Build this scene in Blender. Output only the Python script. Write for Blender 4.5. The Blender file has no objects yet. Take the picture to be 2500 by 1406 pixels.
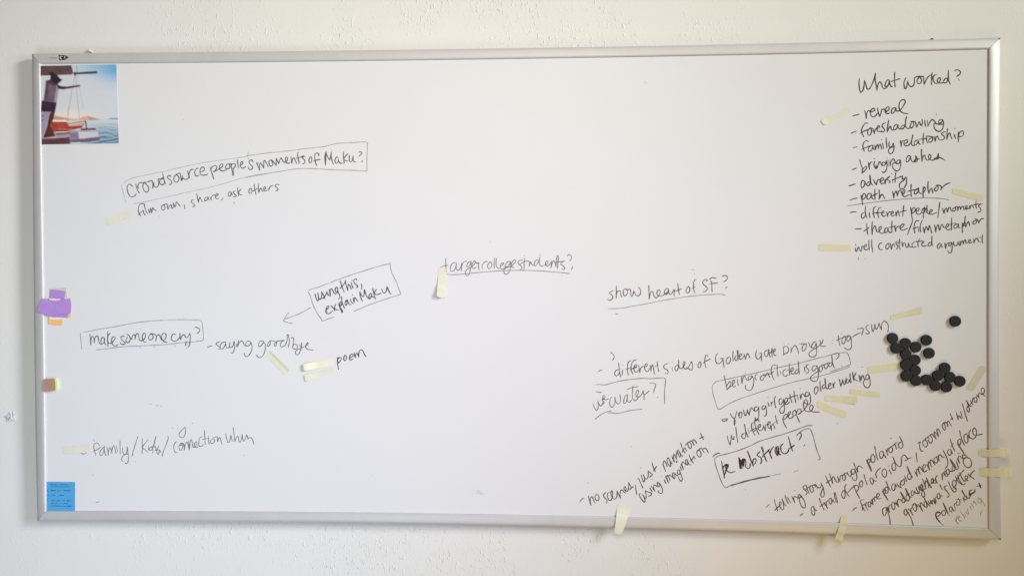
import bpy, bmesh, math, random
import numpy as np
from mathutils import Vector

# ------------------------------------------------------------------ camera, world, lamps, exposure
scene = bpy.context.scene
COL = scene.collection
cam_d = bpy.data.cameras.new("camera")
cam = bpy.data.objects.new("camera", cam_d)
COL.objects.link(cam)
cam.location = (0.14125, -1.95160, 0.01681)
cam.rotation_euler = (1.563048, 0.000300, 0.057723)
cam_d.lens = 27.0
cam_d.sensor_width = 36.0
cam_d.clip_end = 50.0
scene.camera = cam

world = bpy.data.worlds.new("World")
scene.world = world
world.use_nodes = True
world.node_tree.nodes["Background"].inputs[0].default_value = (0.1200, 0.1180, 0.1150, 1.0)
world.node_tree.nodes["Background"].inputs[1].default_value = 1.0

LAMPS = [  # area lamps, placed and coloured by fitting wall and board tones
    ('high_fill', [0.2, -2.8, 1.6], [-0.5, 0, 0.4], 1.2, 1.2, 80, 6.49, [1.0, 0.923, 0.737]),  # added warm fill from high centre, brightens the board left of middle
    ('room_light', [4.2, -2.2, 2.0], [-1.6, 0, 0.4], 0.9, 1.0, 60, 25.38, [0.993, 1.0, 0.899]),
    ('side_light', [2.2, -1.4, 0.2], [-1.8, 0, -0.6], 0.9, 1.0, 60, 8.4, [0.723, 0.738, 1.0]),
    ('low_left_fill', [-0.5, -2.2, -1.8], [-1.2, 0, -0.5], 1.2, 1.2, 80, 6.35, [0.77, 0.881, 1.0]),  # added cool fill from below, tints the lower left bluish
    ('low_right_fill', [1.2, -1.6, -1.8], [1.1, 0, -0.6], 1.2, 1.2, 90, 3.29, [1.0, 0.65, 0.137]),  # added orange fill from below, warms the lower right
]
def lamp(name, loc, target, sx, sz, spread, power, color):
    d = bpy.data.lights.new(name, 'AREA')
    d.shape = 'RECTANGLE'
    d.size, d.size_y = sx, sz
    d.spread = math.radians(spread)
    d.energy = power
    d.color = color
    o = bpy.data.objects.new(name, d)
    COL.objects.link(o)
    o.location = loc
    o.rotation_euler = (Vector(target) - Vector(loc)).to_track_quat('-Z', 'Y').to_euler()
    return o
for L in LAMPS:
    lamp(*L)
scene.view_settings.view_transform = 'Standard'
scene.view_settings.look = 'None'
scene.view_settings.gamma = 1.0
scene.view_settings.use_curve_mapping = False
scene.view_settings.exposure = 0.14

# ------------------------------------------------------------------ helpers
rnd = random.Random(7)

def srgb(r, g, b):
    f = lambda c: (c / 255 / 12.92) if c <= 10.3 else ((c / 255 + 0.055) / 1.055) ** 2.4
    return (f(r), f(g), f(b))

def material(name, color, rough=0.6, spec=0.3, metal=0.0, bump=None, mottle=None):
    m = bpy.data.materials.new(name)
    m.use_nodes = True
    nt = m.node_tree
    b = nt.nodes["Principled BSDF"]
    b.inputs["Base Color"].default_value = (*color, 1)
    b.inputs["Roughness"].default_value = rough
    b.inputs["Metallic"].default_value = metal
    b.inputs["Specular IOR Level"].default_value = spec
    geo = nt.nodes.new("ShaderNodeNewGeometry")
    if mottle:
        scale, amount = mottle
        n = nt.nodes.new("ShaderNodeTexNoise")
        n.inputs["Scale"].default_value = scale
        n.inputs["Detail"].default_value = 4
        nt.links.new(geo.outputs["Position"], n.inputs["Vector"])
        mr = nt.nodes.new("ShaderNodeMapRange")
        mr.inputs["From Min"].default_value = 0.3
        mr.inputs["From Max"].default_value = 0.7
        mr.inputs["To Min"].default_value = 1 - amount
        mr.inputs["To Max"].default_value = 1 + amount
        nt.links.new(n.outputs["Fac"], mr.inputs["Value"])
        mul = nt.nodes.new("ShaderNodeVectorMath")
        mul.operation = 'SCALE'
        mul.inputs[0].default_value = color
        nt.links.new(mr.outputs["Result"], mul.inputs["Scale"])
        nt.links.new(mul.outputs["Vector"], b.inputs["Base Color"])
    if bump:
        scale, strength, dist = bump
        n = nt.nodes.new("ShaderNodeTexNoise")
        n.inputs["Scale"].default_value = scale
        n.inputs["Detail"].default_value = 5
        nt.links.new(geo.outputs["Position"], n.inputs["Vector"])
        bp = nt.nodes.new("ShaderNodeBump")
        bp.inputs["Strength"].default_value = strength
        bp.inputs["Distance"].default_value = dist
        nt.links.new(n.outputs["Fac"], bp.inputs["Height"])
        nt.links.new(bp.outputs["Normal"], b.inputs["Normal"])
    return m

def mesh_object(name, verts, faces, mat, parent=None, smooth=False, mats=None, face_mats=None):
    me = bpy.data.meshes.new(name)
    me.from_pydata(verts, [], faces)
    for mm in (mats or [mat]):
        me.materials.append(mm)
    if face_mats:
        me.polygons.foreach_set("material_index", face_mats)
    if smooth:
        me.polygons.foreach_set("use_smooth", [True] * len(me.polygons))
    me.update()
    o = bpy.data.objects.new(name, me)
    COL.objects.link(o)
    if parent:
        o.parent = parent
        o.matrix_parent_inverse = parent.matrix_basis.inverted()
    return o

def thing(name, loc, label, cat, group=None):
    o = bpy.data.objects.new(name, None)
    o.empty_display_size = 0.05
    COL.objects.link(o)
    o.location = loc
    tag(o, label, cat, group)
    return o

def tag(o, label, cat, group=None):
    o["label"] = label
    o["category"] = cat
    if group:
        o["group"] = group
    return o

WALL_Y = 0.0095             # the board hangs a few millimetres clear of the plaster
BOARD_Y = -0.0160          # the writing surface, 16 mm in front of the wall

# ------------------------------------------------------------------ wall
def wall_material():
    m = bpy.data.materials.new("plaster")
    m.use_nodes = True
    nt = m.node_tree
    L = nt.links.new
    b = nt.nodes["Principled BSDF"]
    b.inputs["Roughness"].default_value = 0.5
    b.inputs["Specular IOR Level"].default_value = 0.4
    geo = nt.nodes.new("ShaderNodeNewGeometry")
    def noise(scale, detail, rough=0.5, sx=1, sz=1):
        mp = nt.nodes.new("ShaderNodeMapping")
        mp.inputs["Scale"].default_value = (sx, 1, sz)
        L(geo.outputs["Position"], mp.inputs["Vector"])
        n = nt.nodes.new("ShaderNodeTexNoise")
        n.inputs["Scale"].default_value = scale
        n.inputs["Detail"].default_value = detail
        n.inputs["Roughness"].default_value = rough
        L(mp.outputs["Vector"], n.inputs["Vector"])
        return n.outputs["Fac"]
    def ramp(v, a, c, lo=0.0, hi=1.0):
        r = nt.nodes.new("ShaderNodeMapRange")
        r.interpolation_type = 'SMOOTHSTEP'
        for k, x in (("From Min", a), ("From Max", c), ("To Min", lo), ("To Max", hi)):
            r.inputs[k].default_value = x
        L(v, r.inputs["Value"])
        return r.outputs["Result"]
    def math_(op, a, c):
        r = nt.nodes.new("ShaderNodeMath")
        r.operation = op
        for i, x in enumerate((a, c)):
            if isinstance(x, (int, float)):
                r.inputs[i].default_value = x
            else:
                L(x, r.inputs[i])
        return r.outputs[0]
    # broad trowel waves, splattered grains in patches, fine tooth
    waves = noise(3.5, 3)
    patches = ramp(noise(4.5, 3, 0.6), 0.42, 0.58, 0.10, 1.0)
    sep = nt.nodes.new("ShaderNodeSeparateXYZ")
    L(geo.outputs["Position"], sep.inputs[0])
    # the rougher coat lies in a band left of centre and dies out to both sides
    off = math_('ABSOLUTE', math_('ADD', sep.outputs[0], 0.22), 0)
    band = ramp(off, 0.35, 1.0, 1.0, 0.22)
    patches = math_('MULTIPLY', patches, band)
    grains = ramp(noise(95, 3, 0.6, 1.3, 0.75), 0.56, 0.70)
    speck = ramp(noise(210, 2, 0.6, 1.2, 0.8), 0.58, 0.72)
    fine = noise(300, 4, 0.7)
    h = math_('ADD', math_('MULTIPLY', waves, 2.0), math_('MULTIPLY', math_('MULTIPLY', grains, patches), 1.5))
    h = math_('ADD', h, math_('MULTIPLY', math_('MULTIPLY', speck, patches), 0.7))
    h = math_('ADD', h, math_('MULTIPLY', fine, 0.16))
    bp = nt.nodes.new("ShaderNodeBump")
    bp.inputs["Strength"].default_value = 0.55
    bp.inputs["Distance"].default_value = 0.0013
    L(h, bp.inputs["Height"])
    L(bp.outputs["Normal"], b.inputs["Normal"])
    mul = nt.nodes.new("ShaderNodeVectorMath")
    mul.operation = 'SCALE'
    mul.inputs[0].default_value = (0.78, 0.77, 0.745)
    L(ramp(noise(1.6, 4), 0.3, 0.7, 0.985, 1.015), mul.inputs["Scale"])
    L(mul.outputs["Vector"], b.inputs["Base Color"])
    return m
M_WALL = wall_material()

def build_wall():
    # one plaster skin, thick, gently uneven
    nx, nz = 120, 80
    X0, X1, Z0, Z1 = -3.2, 3.2, -2.0, 2.2
    vs, fs = [], []
    for j in range(nz + 1):
        for i in range(nx + 1):
            x = X0 + (X1 - X0) * i / nx
            z = Z0 + (Z1 - Z0) * j / nz
            w = 0.0006 * math.sin(x * 5.1 + z * 2.3) + 0.0005 * math.sin(z * 7.7 - x * 1.9)
            vs.append((x, WALL_Y + w, z))
    for j in range(nz):
        for i in range(nx):
            a = j * (nx + 1) + i
            fs.append((a, a + 1, a + nx + 2, a + nx + 1))
    n = len(vs)
    vs += [(X0, 0.12, Z0), (X1, 0.12, Z0), (X1, 0.12, Z1), (X0, 0.12, Z1)]
    fs.append((n + 3, n + 2, n + 1, n))
    edge = [list(range(0, nx + 1)), [nx + (nx + 1) * j for j in range(nz + 1)],
            [(nx + 1) * nz + nx - i for i in range(nx + 1)], [(nx + 1) * (nz - j) for j in range(nz + 1)]]
    for k, e in enumerate(edge):
        fs.append(tuple(reversed(e)) + (n + k, n + (k + 1) % 4))
    w = mesh_object("wall", vs, fs, M_WALL, smooth=False)
    w.data.polygons.foreach_set("use_smooth", [i < nx * nz for i in range(len(w.data.polygons))])
    w["kind"] = "structure"
    return w
WALL = build_wall()

def lump(x, z, r, h, seed, mat, n=26):
    # a broken crumb of plaster standing proud of the wall
    rr = random.Random(seed)
    vs, fs = [], []
    rings = 7
    for k in range(rings):
        t = k / (rings - 1)
        for i in range(n):
            a = 2 * math.pi * i / n
            q = r * (1 - t) * (1 + 0.28 * math.sin(3 * a + seed) + rr.uniform(-0.16, 0.16))
            y = WALL_Y - (h * (t ** 0.5) * (1 + rr.uniform(-0.5, 0.45)) if k else -0.002)
            vs.append((x + q * math.cos(a), y, z + q * math.sin(a) * 1.05))
    for k in range(rings - 1):
        for i in range(n):
            a, b2 = k * n + i, k * n + (i + 1) % n
            fs.append((a, b2, b2 + n, a + n))
    fs.append(tuple(range((rings - 1) * n, rings * n)))
    return mesh_object("plaster_lump", vs, fs, mat, WALL)
M_CRUMB = material("plaster_crumb", (0.64, 0.64, 0.64), 0.9, 0.1, bump=(220, 0.5, 0.0015))
for (x, z, r, h, s) in [(-1.30638, -0.34307, 0.0125, 0.0045, 3), (-1.31541, -0.34099, 0.009, 0.003, 5), (-1.29843, -0.33432, 0.007, 0.0035, 8), (-1.08511, 0.62365, 0.0045, 0.006, 2), (-1.07957, 0.62034, 0.003, 0.004, 6)]:
    o = lump(x, z, r, h, s, M_CRUMB)
M_HOLE = material("dark_chip", (0.16, 0.14, 0.12), 0.9, 0.1)
def chip(x, z, w, h):
    vs = [(x - w, 0.0, z - h), (x + w, 0.0, z - h), (x + w * .5, -0.0012, z + h * .5), (x, -0.0018, z + h), (x - w * .5, -0.0012, z + h * .3),
          (x - w, 0.002, z - h), (x + w, 0.002, z - h)]
    vs = [(a, b2 + WALL_Y - 0.0008, c) for a, b2, c in vs]
    return mesh_object("chipped_paint", vs, [(0, 1, 2, 3, 4), (0, 4, 5), (4, 3, 5), (3, 6, 5), (3, 2, 6), (2, 1, 6), (1, 0, 5, 6)], M_HOLE, WALL)
for c in [(1.06772, 0.61682, 0.005, 0.0022)]:
    chip(*c)

# ------------------------------------------------------------------ whiteboard
M_BOARD = material("enamel_white", (0.746, 0.744, 0.762), 0.42, 0.32, bump=(2.5, 0.25, 0.004), mottle=(2.0, 0.006))
def metal_material():
    m = bpy.data.materials.new("satin_aluminium")
    m.use_nodes = True
    nt = m.node_tree
    L = nt.links.new
    b = nt.nodes["Principled BSDF"]
    b.inputs["Metallic"].default_value = 0.25
    b.inputs["Roughness"].default_value = 0.5
    geo = nt.nodes.new("ShaderNodeNewGeometry")
    n = nt.nodes.new("ShaderNodeTexNoise")
    n.inputs["Scale"].default_value = 9
    n.inputs["Detail"].default_value = 6
    n.inputs["Roughness"].default_value = 0.7
    L(geo.outputs["Position"], n.inputs["Vector"])
    cr = nt.nodes.new("ShaderNodeValToRGB")
    cr.color_ramp.elements[0].position = 0.3
    cr.color_ramp.elements[0].color = (0.60, 0.59, 0.595, 1)
    cr.color_ramp.elements[1].position = 0.7
    cr.color_ramp.elements[1].color = (0.65, 0.635, 0.635, 1)
    L(n.outputs["Fac"], cr.inputs["Fac"])
    L(cr.outputs["Color"], b.inputs["Base Color"])
    n2 = nt.nodes.new("ShaderNodeTexNoise")
    n2.inputs["Scale"].default_value = 400
    L(geo.outputs["Position"], n2.inputs["Vector"])
    bp = nt.nodes.new("ShaderNodeBump")
    bp.inputs["Strength"].default_value = 0.12
    bp.inputs["Distance"].default_value = 0.0006
    L(n2.outputs["Fac"], bp.inputs["Height"])
    L(bp.outputs["Normal"], b.inputs["Normal"])
    return m
M_METAL = metal_material()

board = thing("whiteboard", (0, BOARD_Y, -0.61), "large white dry erase board in a silver frame, covered in handwriting", "whiteboard")

RAILS = [
("top rail of the aluminium frame, with the maker's mark", [(-1.22713, 0.61372), (-1.16149, 0.61312), (-1.09609, 0.61253), (-1.03094, 0.61196), (-0.96604, 0.61141), (-0.90137, 0.61087), (-0.83695, 0.61035), (-0.77277, 0.60985), (-0.70882, 0.60937), (-0.64512, 0.60891), (-0.58165, 0.60847), (-0.51841, 0.60805), (-0.45541, 0.60766), (-0.39264, 0.60729), (-0.3301, 0.60695), (-0.26779, 0.60663), (-0.20571, 0.60635), (-0.14385, 0.60609), (-0.08222, 0.60585), (-0.02082, 0.60565), (0.04036, 0.60548), (0.10132, 0.60534), (0.16205, 0.60524), (0.22257, 0.60516), (0.28287, 0.60513), (0.34295, 0.60512), (0.40281, 0.60515), (0.46246, 0.60522), (0.52189, 0.60533), (0.58112, 0.60547), (0.64012, 0.60566), (0.69892, 0.60588), (0.75751, 0.60614), (0.81589, 0.60645), (0.87406, 0.6068), (0.93203, 0.60719), (0.98979, 0.60763), (1.04734, 0.60811), (1.1047, 0.60863), (1.16185, 0.6092), (1.2188, 0.60982)], [(-1.2028, 0.58627), (-1.1387, 0.58566), (-1.07483, 0.58507), (-1.0112, 0.5845), (-0.9478, 0.58395), (-0.88463, 0.58342), (-0.8217, 0.58291), (-0.75899, 0.58243), (-0.69651, 0.58197), (-0.63426, 0.58153), (-0.57223, 0.58112), (-0.51043, 0.58073), (-0.44885, 0.58037), (-0.38749, 0.58003), (-0.32636, 0.57971), (-0.26544, 0.57943), (-0.20475, 0.57917), (-0.14427, 0.57894), (-0.084, 0.57873), (-0.02396, 0.57856), (0.03588, 0.57841), (0.0955, 0.57829), (0.15491, 0.5782), (0.2141, 0.57814), (0.27309, 0.57811), (0.33187, 0.57811), (0.39044, 0.57815), (0.44881, 0.57821), (0.50697, 0.57831), (0.56493, 0.57844), (0.62268, 0.5786), (0.68023, 0.57879), (0.73758, 0.57902), (0.79473, 0.57928), (0.85168, 0.57958), (0.90843, 0.57991), (0.96499, 0.58028), (1.02135, 0.58068), (1.07751, 0.58112), (1.13348, 0.5816), (1.18926, 0.58211)]),
('right rail of the aluminium frame', [(1.21923, 0.60938), (1.2192, 0.57897), (1.21917, 0.54855), (1.21912, 0.51813), (1.21906, 0.48769), (1.21899, 0.45725), (1.21891, 0.42681), (1.21883, 0.39635), (1.21875, 0.36589), (1.21867, 0.33542), (1.21859, 0.30494), (1.21851, 0.27445), (1.21844, 0.24395), (1.21838, 0.21345), (1.21832, 0.18294), (1.21828, 0.15242), (1.21825, 0.12189), (1.21823, 0.09136), (1.21823, 0.06082), (1.21826, 0.03027), (1.2183, -0.00029), (1.21836, -0.03086), (1.21846, -0.06143), (1.21857, -0.09201), (1.21872, -0.1226), (1.2189, -0.15319), (1.21911, -0.18379), (1.21935, -0.2144), (1.21964, -0.24502), (1.21996, -0.27564), (1.22032, -0.30627), (1.22072, -0.33691), (1.22117, -0.36755), (1.22167, -0.3982), (1.22222, -0.42886), (1.22281, -0.45952), (1.22346, -0.49019), (1.22416, -0.52086), (1.22492, -0.55154), (1.22574, -0.58222), (1.22662, -0.61291)], [(1.18969, 0.58167), (1.1897, 0.55266), (1.1897, 0.52365), (1.1897, 0.49463), (1.1897, 0.4656), (1.1897, 0.43657), (1.1897, 0.40753), (1.1897, 0.37848), (1.1897, 0.34943), (1.18971, 0.32037), (1.18972, 0.2913), (1.18973, 0.26222), (1.18975, 0.23314), (1.18977, 0.20405), (1.1898, 0.17496), (1.18983, 0.14585), (1.18988, 0.11674), (1.18993, 0.08762), (1.18998, 0.0585), (1.19005, 0.02937), (1.19013, 0.00023), (1.19022, -0.02891), (1.19032, -0.05807), (1.19043, -0.08722), (1.19055, -0.11639), (1.19069, -0.14556), (1.19084, -0.17474), (1.191, -0.20393), (1.19118, -0.23312), (1.19138, -0.26232), (1.19159, -0.29152), (1.19182, -0.32074), (1.19207, -0.34995), (1.19233, -0.37918), (1.19262, -0.40841), (1.19292, -0.43765), (1.19325, -0.46689), (1.1936, -0.49614), (1.19397, -0.5254), (1.19436, -0.55466), (1.19477, -0.58393)]),
('bottom rail of the aluminium frame', [(-1.21914, -0.60952), (-1.15352, -0.60827), (-1.08816, -0.60711), (-1.02303, -0.60602), (-0.95816, -0.60502), (-0.89352, -0.60409), (-0.82913, -0.60324), (-0.76497, -0.60247), (-0.70106, -0.60177), (-0.63738, -0.60115), (-0.57394, -0.60059), (-0.51073, -0.60012), (-0.44775, -0.59971), (-0.38501, -0.59937), (-0.32249, -0.5991), (-0.26021, -0.5989), (-0.19815, -0.59876), (-0.13632, -0.5987), (-0.07471, -0.59869), (-0.01333, -0.59875), (0.04784, -0.59888), (0.10878, -0.59907), (0.16949, -0.59932), (0.23, -0.59963), (0.29028, -0.6), (0.35035, -0.60043), (0.4102, -0.60091), (0.46984, -0.60146), (0.52926, -0.60206), (0.58848, -0.60271), (0.64748, -0.60343), (0.70627, -0.60419), (0.76486, -0.60501), (0.82324, -0.60588), (0.88141, -0.6068), (0.93938, -0.60777), (0.99715, -0.60879), (1.05471, -0.60986), (1.11207, -0.61098), (1.16924, -0.61214), (1.2262, -0.61335)], [(-1.19334, -0.58229), (-1.12938, -0.58118), (-1.06564, -0.58012), (-1.00215, -0.57911), (-0.93888, -0.57816), (-0.87584, -0.57726), (-0.81304, -0.57642), (-0.75046, -0.57564), (-0.68811, -0.57491), (-0.62599, -0.57424), (-0.56409, -0.57363), (-0.50241, -0.57308), (-0.44096, -0.57259), (-0.37973, -0.57215), (-0.31872, -0.57178), (-0.25792, -0.57146), (-0.19734, -0.57121), (-0.13698, -0.57101), (-0.07684, -0.57088), (-0.0169, -0.57081), (0.04282, -0.5708), (0.10232, -0.57086), (0.16162, -0.57097), (0.22071, -0.57116), (0.27959, -0.5714), (0.33827, -0.57171), (0.39674, -0.57209), (0.455, -0.57253), (0.51307, -0.57303), (0.57092, -0.5736), (0.62858, -0.57424), (0.68604, -0.57495), (0.7433, -0.57572), (0.80036, -0.57656), (0.85723, -0.57747), (0.9139, -0.57844), (0.97037, -0.57949), (1.02665, -0.5806), (1.08274, -0.58179), (1.13864, -0.58304), (1.19434, -0.58437)]),
('left rail of the aluminium frame', [(-1.22763, 0.61324), (-1.22754, 0.58282), (-1.22746, 0.55239), (-1.22739, 0.52196), (-1.22733, 0.49151), (-1.22727, 0.46106), (-1.22722, 0.43061), (-1.22717, 0.40014), (-1.22713, 0.36967), (-1.22709, 0.33919), (-1.22705, 0.30871), (-1.227, 0.27822), (-1.22696, 0.24772), (-1.22691, 0.21721), (-1.22686, 0.1867), (-1.2268, 0.15618), (-1.22673, 0.12565), (-1.22665, 0.09511), (-1.22657, 0.06457), (-1.22647, 0.03402), (-1.22636, 0.00347), (-1.22624, -0.0271), (-1.22611, -0.05766), (-1.22595, -0.08824), (-1.22578, -0.11883), (-1.22559, -0.14942), (-1.22538, -0.18001), (-1.22515, -0.21062), (-1.2249, -0.24123), (-1.22462, -0.27184), (-1.22432, -0.30247), (-1.22399, -0.3331), (-1.22364, -0.36373), (-1.22325, -0.39438), (-1.22284, -0.42503), (-1.22239, -0.45568), (-1.22192, -0.48634), (-1.2214, -0.51701), (-1.22085, -0.54768), (-1.22027, -0.57836), (-1.21965, -0.60904)], [(-1.2033, 0.5858), (-1.2031, 0.55673), (-1.20289, 0.52765), (-1.20267, 0.49857), (-1.20244, 0.46948), (-1.20219, 0.44039), (-1.20194, 0.41128), (-1.20167, 0.38218), (-1.2014, 0.35306), (-1.20112, 0.32394), (-1.20084, 0.29482), (-1.20055, 0.26569), (-1.20025, 0.23655), (-1.19995, 0.2074), (-1.19965, 0.17825), (-1.19935, 0.1491), (-1.19905, 0.11993), (-1.19874, 0.09077), (-1.19844, 0.06159), (-1.19814, 0.03241), (-1.19784, 0.00322), (-1.19755, -0.02597), (-1.19726, -0.05517), (-1.19697, -0.08437), (-1.1967, -0.11358), (-1.19643, -0.1428), (-1.19616, -0.17202), (-1.19591, -0.20125), (-1.19567, -0.23049), (-1.19543, -0.25973), (-1.19521, -0.28898), (-1.195, -0.31823), (-1.19481, -0.34749), (-1.19463, -0.37676), (-1.19446, -0.40604), (-1.19431, -0.43532), (-1.19418, -0.4646), (-1.19407, -0.4939), (-1.19397, -0.5232), (-1.1939, -0.5525), (-1.19384, -0.58182)])]
def in_rail(p, q, s):
    return (p[0] + (q[0] - p[0]) * s, p[1] + (q[1] - p[1]) * s)
def build_rail(outer, inner, label):
    # profile: (share of the width from the outer edge, metres in front of the wall)
    prof = [(0.0, 0.002), (0.0, 0.0135), (0.015, 0.0149), (0.06, 0.0160), (0.3, 0.0177), (0.6, 0.0190),
            (0.82, 0.0195), (0.93, 0.0192), (0.98, 0.0186), (1.0, 0.0178), (1.0, 0.0162)]
    vs, fs = [], []
    k = len(prof)
    for (o, i) in zip(outer, inner):
        for (s, h) in prof:
            x, z = in_rail(o, i, s)
            vs.append((x, -h, z))
    for a in range(len(outer) - 1):
        for b2 in range(k - 1):
            v = a * k + b2
            fs.append((v, v + 1, v + k + 1, v + k))
    n0 = len(vs)
    vs += vs[:k] + vs[(len(outer) - 1) * k:len(outer) * k]      # the sawn ends get their own corners
    fs.append(tuple(range(n0, n0 + k)))
    fs.append(tuple(reversed(range(n0 + k, n0 + 2 * k))))
    o = mesh_object("frame_rail", vs, fs, M_METAL, board)
    o["label"] = label
    bm = bmesh.new(); bm.from_mesh(o.data)
    bmesh.ops.recalc_face_normals(bm, faces=bm.faces)
    bm.to_mesh(o.data); bm.free()
    o.data.polygons.foreach_set("use_smooth", [len(p.vertices) == 4 for p in o.data.polygons])
    return o
for (lab, outer, inner) in RAILS:
    build_rail(outer, inner, lab)

# panel: its edge is hidden under the rails
ring = [(-1.21132, 0.59588), (-1.14668, 0.59527), (-1.08227, 0.59468), (-1.01811, 0.59411), (-0.95418, 0.59356), (-0.89049, 0.59303), (-0.82704, 0.59251), (-0.76381, 0.59203), (-0.70082, 0.59156), (-0.63806, 0.59111), (-0.57553, 0.59069), (-0.51322, 0.59029), (-0.45115, 0.58992), (-0.38929, 0.58957), (-0.32767, 0.58924), (-0.26626, 0.58895), (-0.20509, 0.58868), (-0.14412, 0.58844), (-0.08338, 0.58822), (-0.02286, 0.58804), (0.03745, 0.58788), (0.09754, 0.58776), (0.15741, 0.58766), (0.21706, 0.5876), (0.27651, 0.58757), (0.33575, 0.58756), (0.39477, 0.5876), (0.45359, 0.58766), (0.51219, 0.58777), (0.5706, 0.5879), (0.62878, 0.58807), (0.68677, 0.58827), (0.74456, 0.58851), (0.80214, 0.58879), (0.85951, 0.58911), (0.91669, 0.58946), (0.97367, 0.58985), (1.03045, 0.59028), (1.08703, 0.59075), (1.14341, 0.59126), (1.1996, 0.59181), (1.20003, 0.56187), (1.20001, 0.53236), (1.2, 0.50286), (1.19998, 0.47333), (1.19995, 0.44381), (1.19992, 0.41428), (1.1999, 0.38473), (1.19987, 0.35519), (1.19985, 0.32564), (1.19982, 0.29607), (1.1998, 0.2665), (1.19979, 0.23692), (1.19978, 0.20734), (1.19978, 0.17775), (1.19979, 0.14815), (1.19981, 0.11854), (1.19983, 0.08893), (1.19987, 0.05931), (1.19992, 0.02968), (1.19999, 5e-05), (1.20007, -0.02959), (1.20017, -0.05925), (1.20028, -0.0889), (1.20041, -0.11856), (1.20056, -0.14823), (1.20073, -0.17791), (1.20092, -0.20759), (1.20114, -0.23728), (1.20138, -0.26698), (1.20165, -0.29668), (1.20194, -0.3264), (1.20226, -0.35611), (1.2026, -0.38584), (1.20298, -0.41557), (1.20338, -0.4453), (1.20382, -0.47505), (1.2043, -0.50479), (1.2048, -0.53455), (1.20534, -0.56431), (1.20549, -0.59451), (1.14935, -0.59323), (1.09301, -0.59201), (1.03647, -0.59084), (0.97974, -0.58974), (0.92282, -0.58871), (0.86569, -0.58774), (0.80837, -0.58682), (0.75085, -0.58597), (0.69312, -0.58518), (0.6352, -0.58446), (0.57707, -0.58379), (0.51874, -0.58319), (0.46019, -0.58266), (0.40145, -0.58218), (0.3425, -0.58176), (0.28333, -0.58141), (0.22396, -0.58112), (0.16437, -0.58089), (0.10458, -0.58073), (0.04458, -0.58063), (-0.01565, -0.58059), (-0.07609, -0.58061), (-0.13675, -0.5807), (-0.19762, -0.58085), (-0.25872, -0.58106), (-0.32004, -0.58134), (-0.38158, -0.58168), (-0.44334, -0.58208), (-0.50532, -0.58254), (-0.56754, -0.58307), (-0.62998, -0.58366), (-0.69264, -0.58431), (-0.75554, -0.58503), (-0.81867, -0.58581), (-0.88203, -0.58665), (-0.94563, -0.58756), (-1.00946, -0.58853), (-1.07352, -0.58957), (-1.13783, -0.59066), (-1.20237, -0.59182), (-1.20313, -0.56155), (-1.20338, -0.53177), (-1.20364, -0.50199), (-1.20389, -0.47221), (-1.20414, -0.44245), (-1.20439, -0.41269), (-1.20465, -0.38293), (-1.2049, -0.35317), (-1.20515, -0.32343), (-1.2054, -0.2937), (-1.20565, -0.26397), (-1.2059, -0.23425), (-1.20614, -0.20453), (-1.20639, -0.17482), (-1.20664, -0.14512), (-1.20688, -0.11542), (-1.20711, -0.08572), (-1.20736, -0.05604), (-1.20759, -0.02637), (-1.20782, 0.00331), (-1.20806, 0.03297), (-1.20829, 0.06263), (-1.20851, 0.09229), (-1.20874, 0.12193), (-1.20896, 0.15158), (-1.20917, 0.18121), (-1.20939, 0.21083), (-1.2096, 0.24046), (-1.20981, 0.27008), (-1.21001, 0.29968), (-1.21021, 0.32928), (-1.21041, 0.35887), (-1.2106, 0.38847), (-1.21079, 0.41805), (-1.21097, 0.44762), (-1.21115, 0.47719), (-1.21132, 0.50676), (-1.21149, 0.53631), (-1.21165, 0.56586)]
n = len(ring)
vs = [(x, BOARD_Y, z) for x, z in ring] + [(x, -0.004, z) for x, z in ring]
fs = [tuple(range(n)), tuple(reversed(range(n, 2 * n)))] + [(i, i + n, (i + 1) % n + n, (i + 1) % n) for i in range(n)]
panel = mesh_object("writing_surface", vs, fs, M_BOARD, board)
bm = bmesh.new(); bm.from_mesh(panel.data); bmesh.ops.recalc_face_normals(bm, faces=bm.faces); bm.to_mesh(panel.data); bm.free()

# dark plastic keys behind the mitred corners
M_DARK = material("dark_plastic", (0.10, 0.10, 0.10), 0.6)
for (x0, z0, x1, z1) in [(-1.22763, 0.61372, -1.2033, 0.58628), (1.21923, 0.60983, 1.18969, 0.58211), (1.22663, -0.61336, 1.19478, -0.58438), (-1.21964, -0.60953, -1.19384, -0.5823)]:
    d = Vector((x1 - x0, 0, z1 - z0)); L_ = d.length; d.normalize()
    p = Vector((-d.z, 0, d.x)) * 0.0013
    a, c = Vector((x0, 0, z0)) + d * 0.0035, Vector((x1, 0, z1)) - d * 0.0045
    vs = []
    for y in (-0.0168, -0.0150):
        for q in (a - p, a + p, c + p, c - p):
            vs.append((q.x, y, q.z))
    mesh_object("corner_key", vs, [(0, 1, 2, 3), (7, 6, 5, 4), (0, 4, 5, 1), (1, 5, 6, 2), (2, 6, 7, 3), (3, 7, 4, 0)], M_DARK, board)

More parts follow.
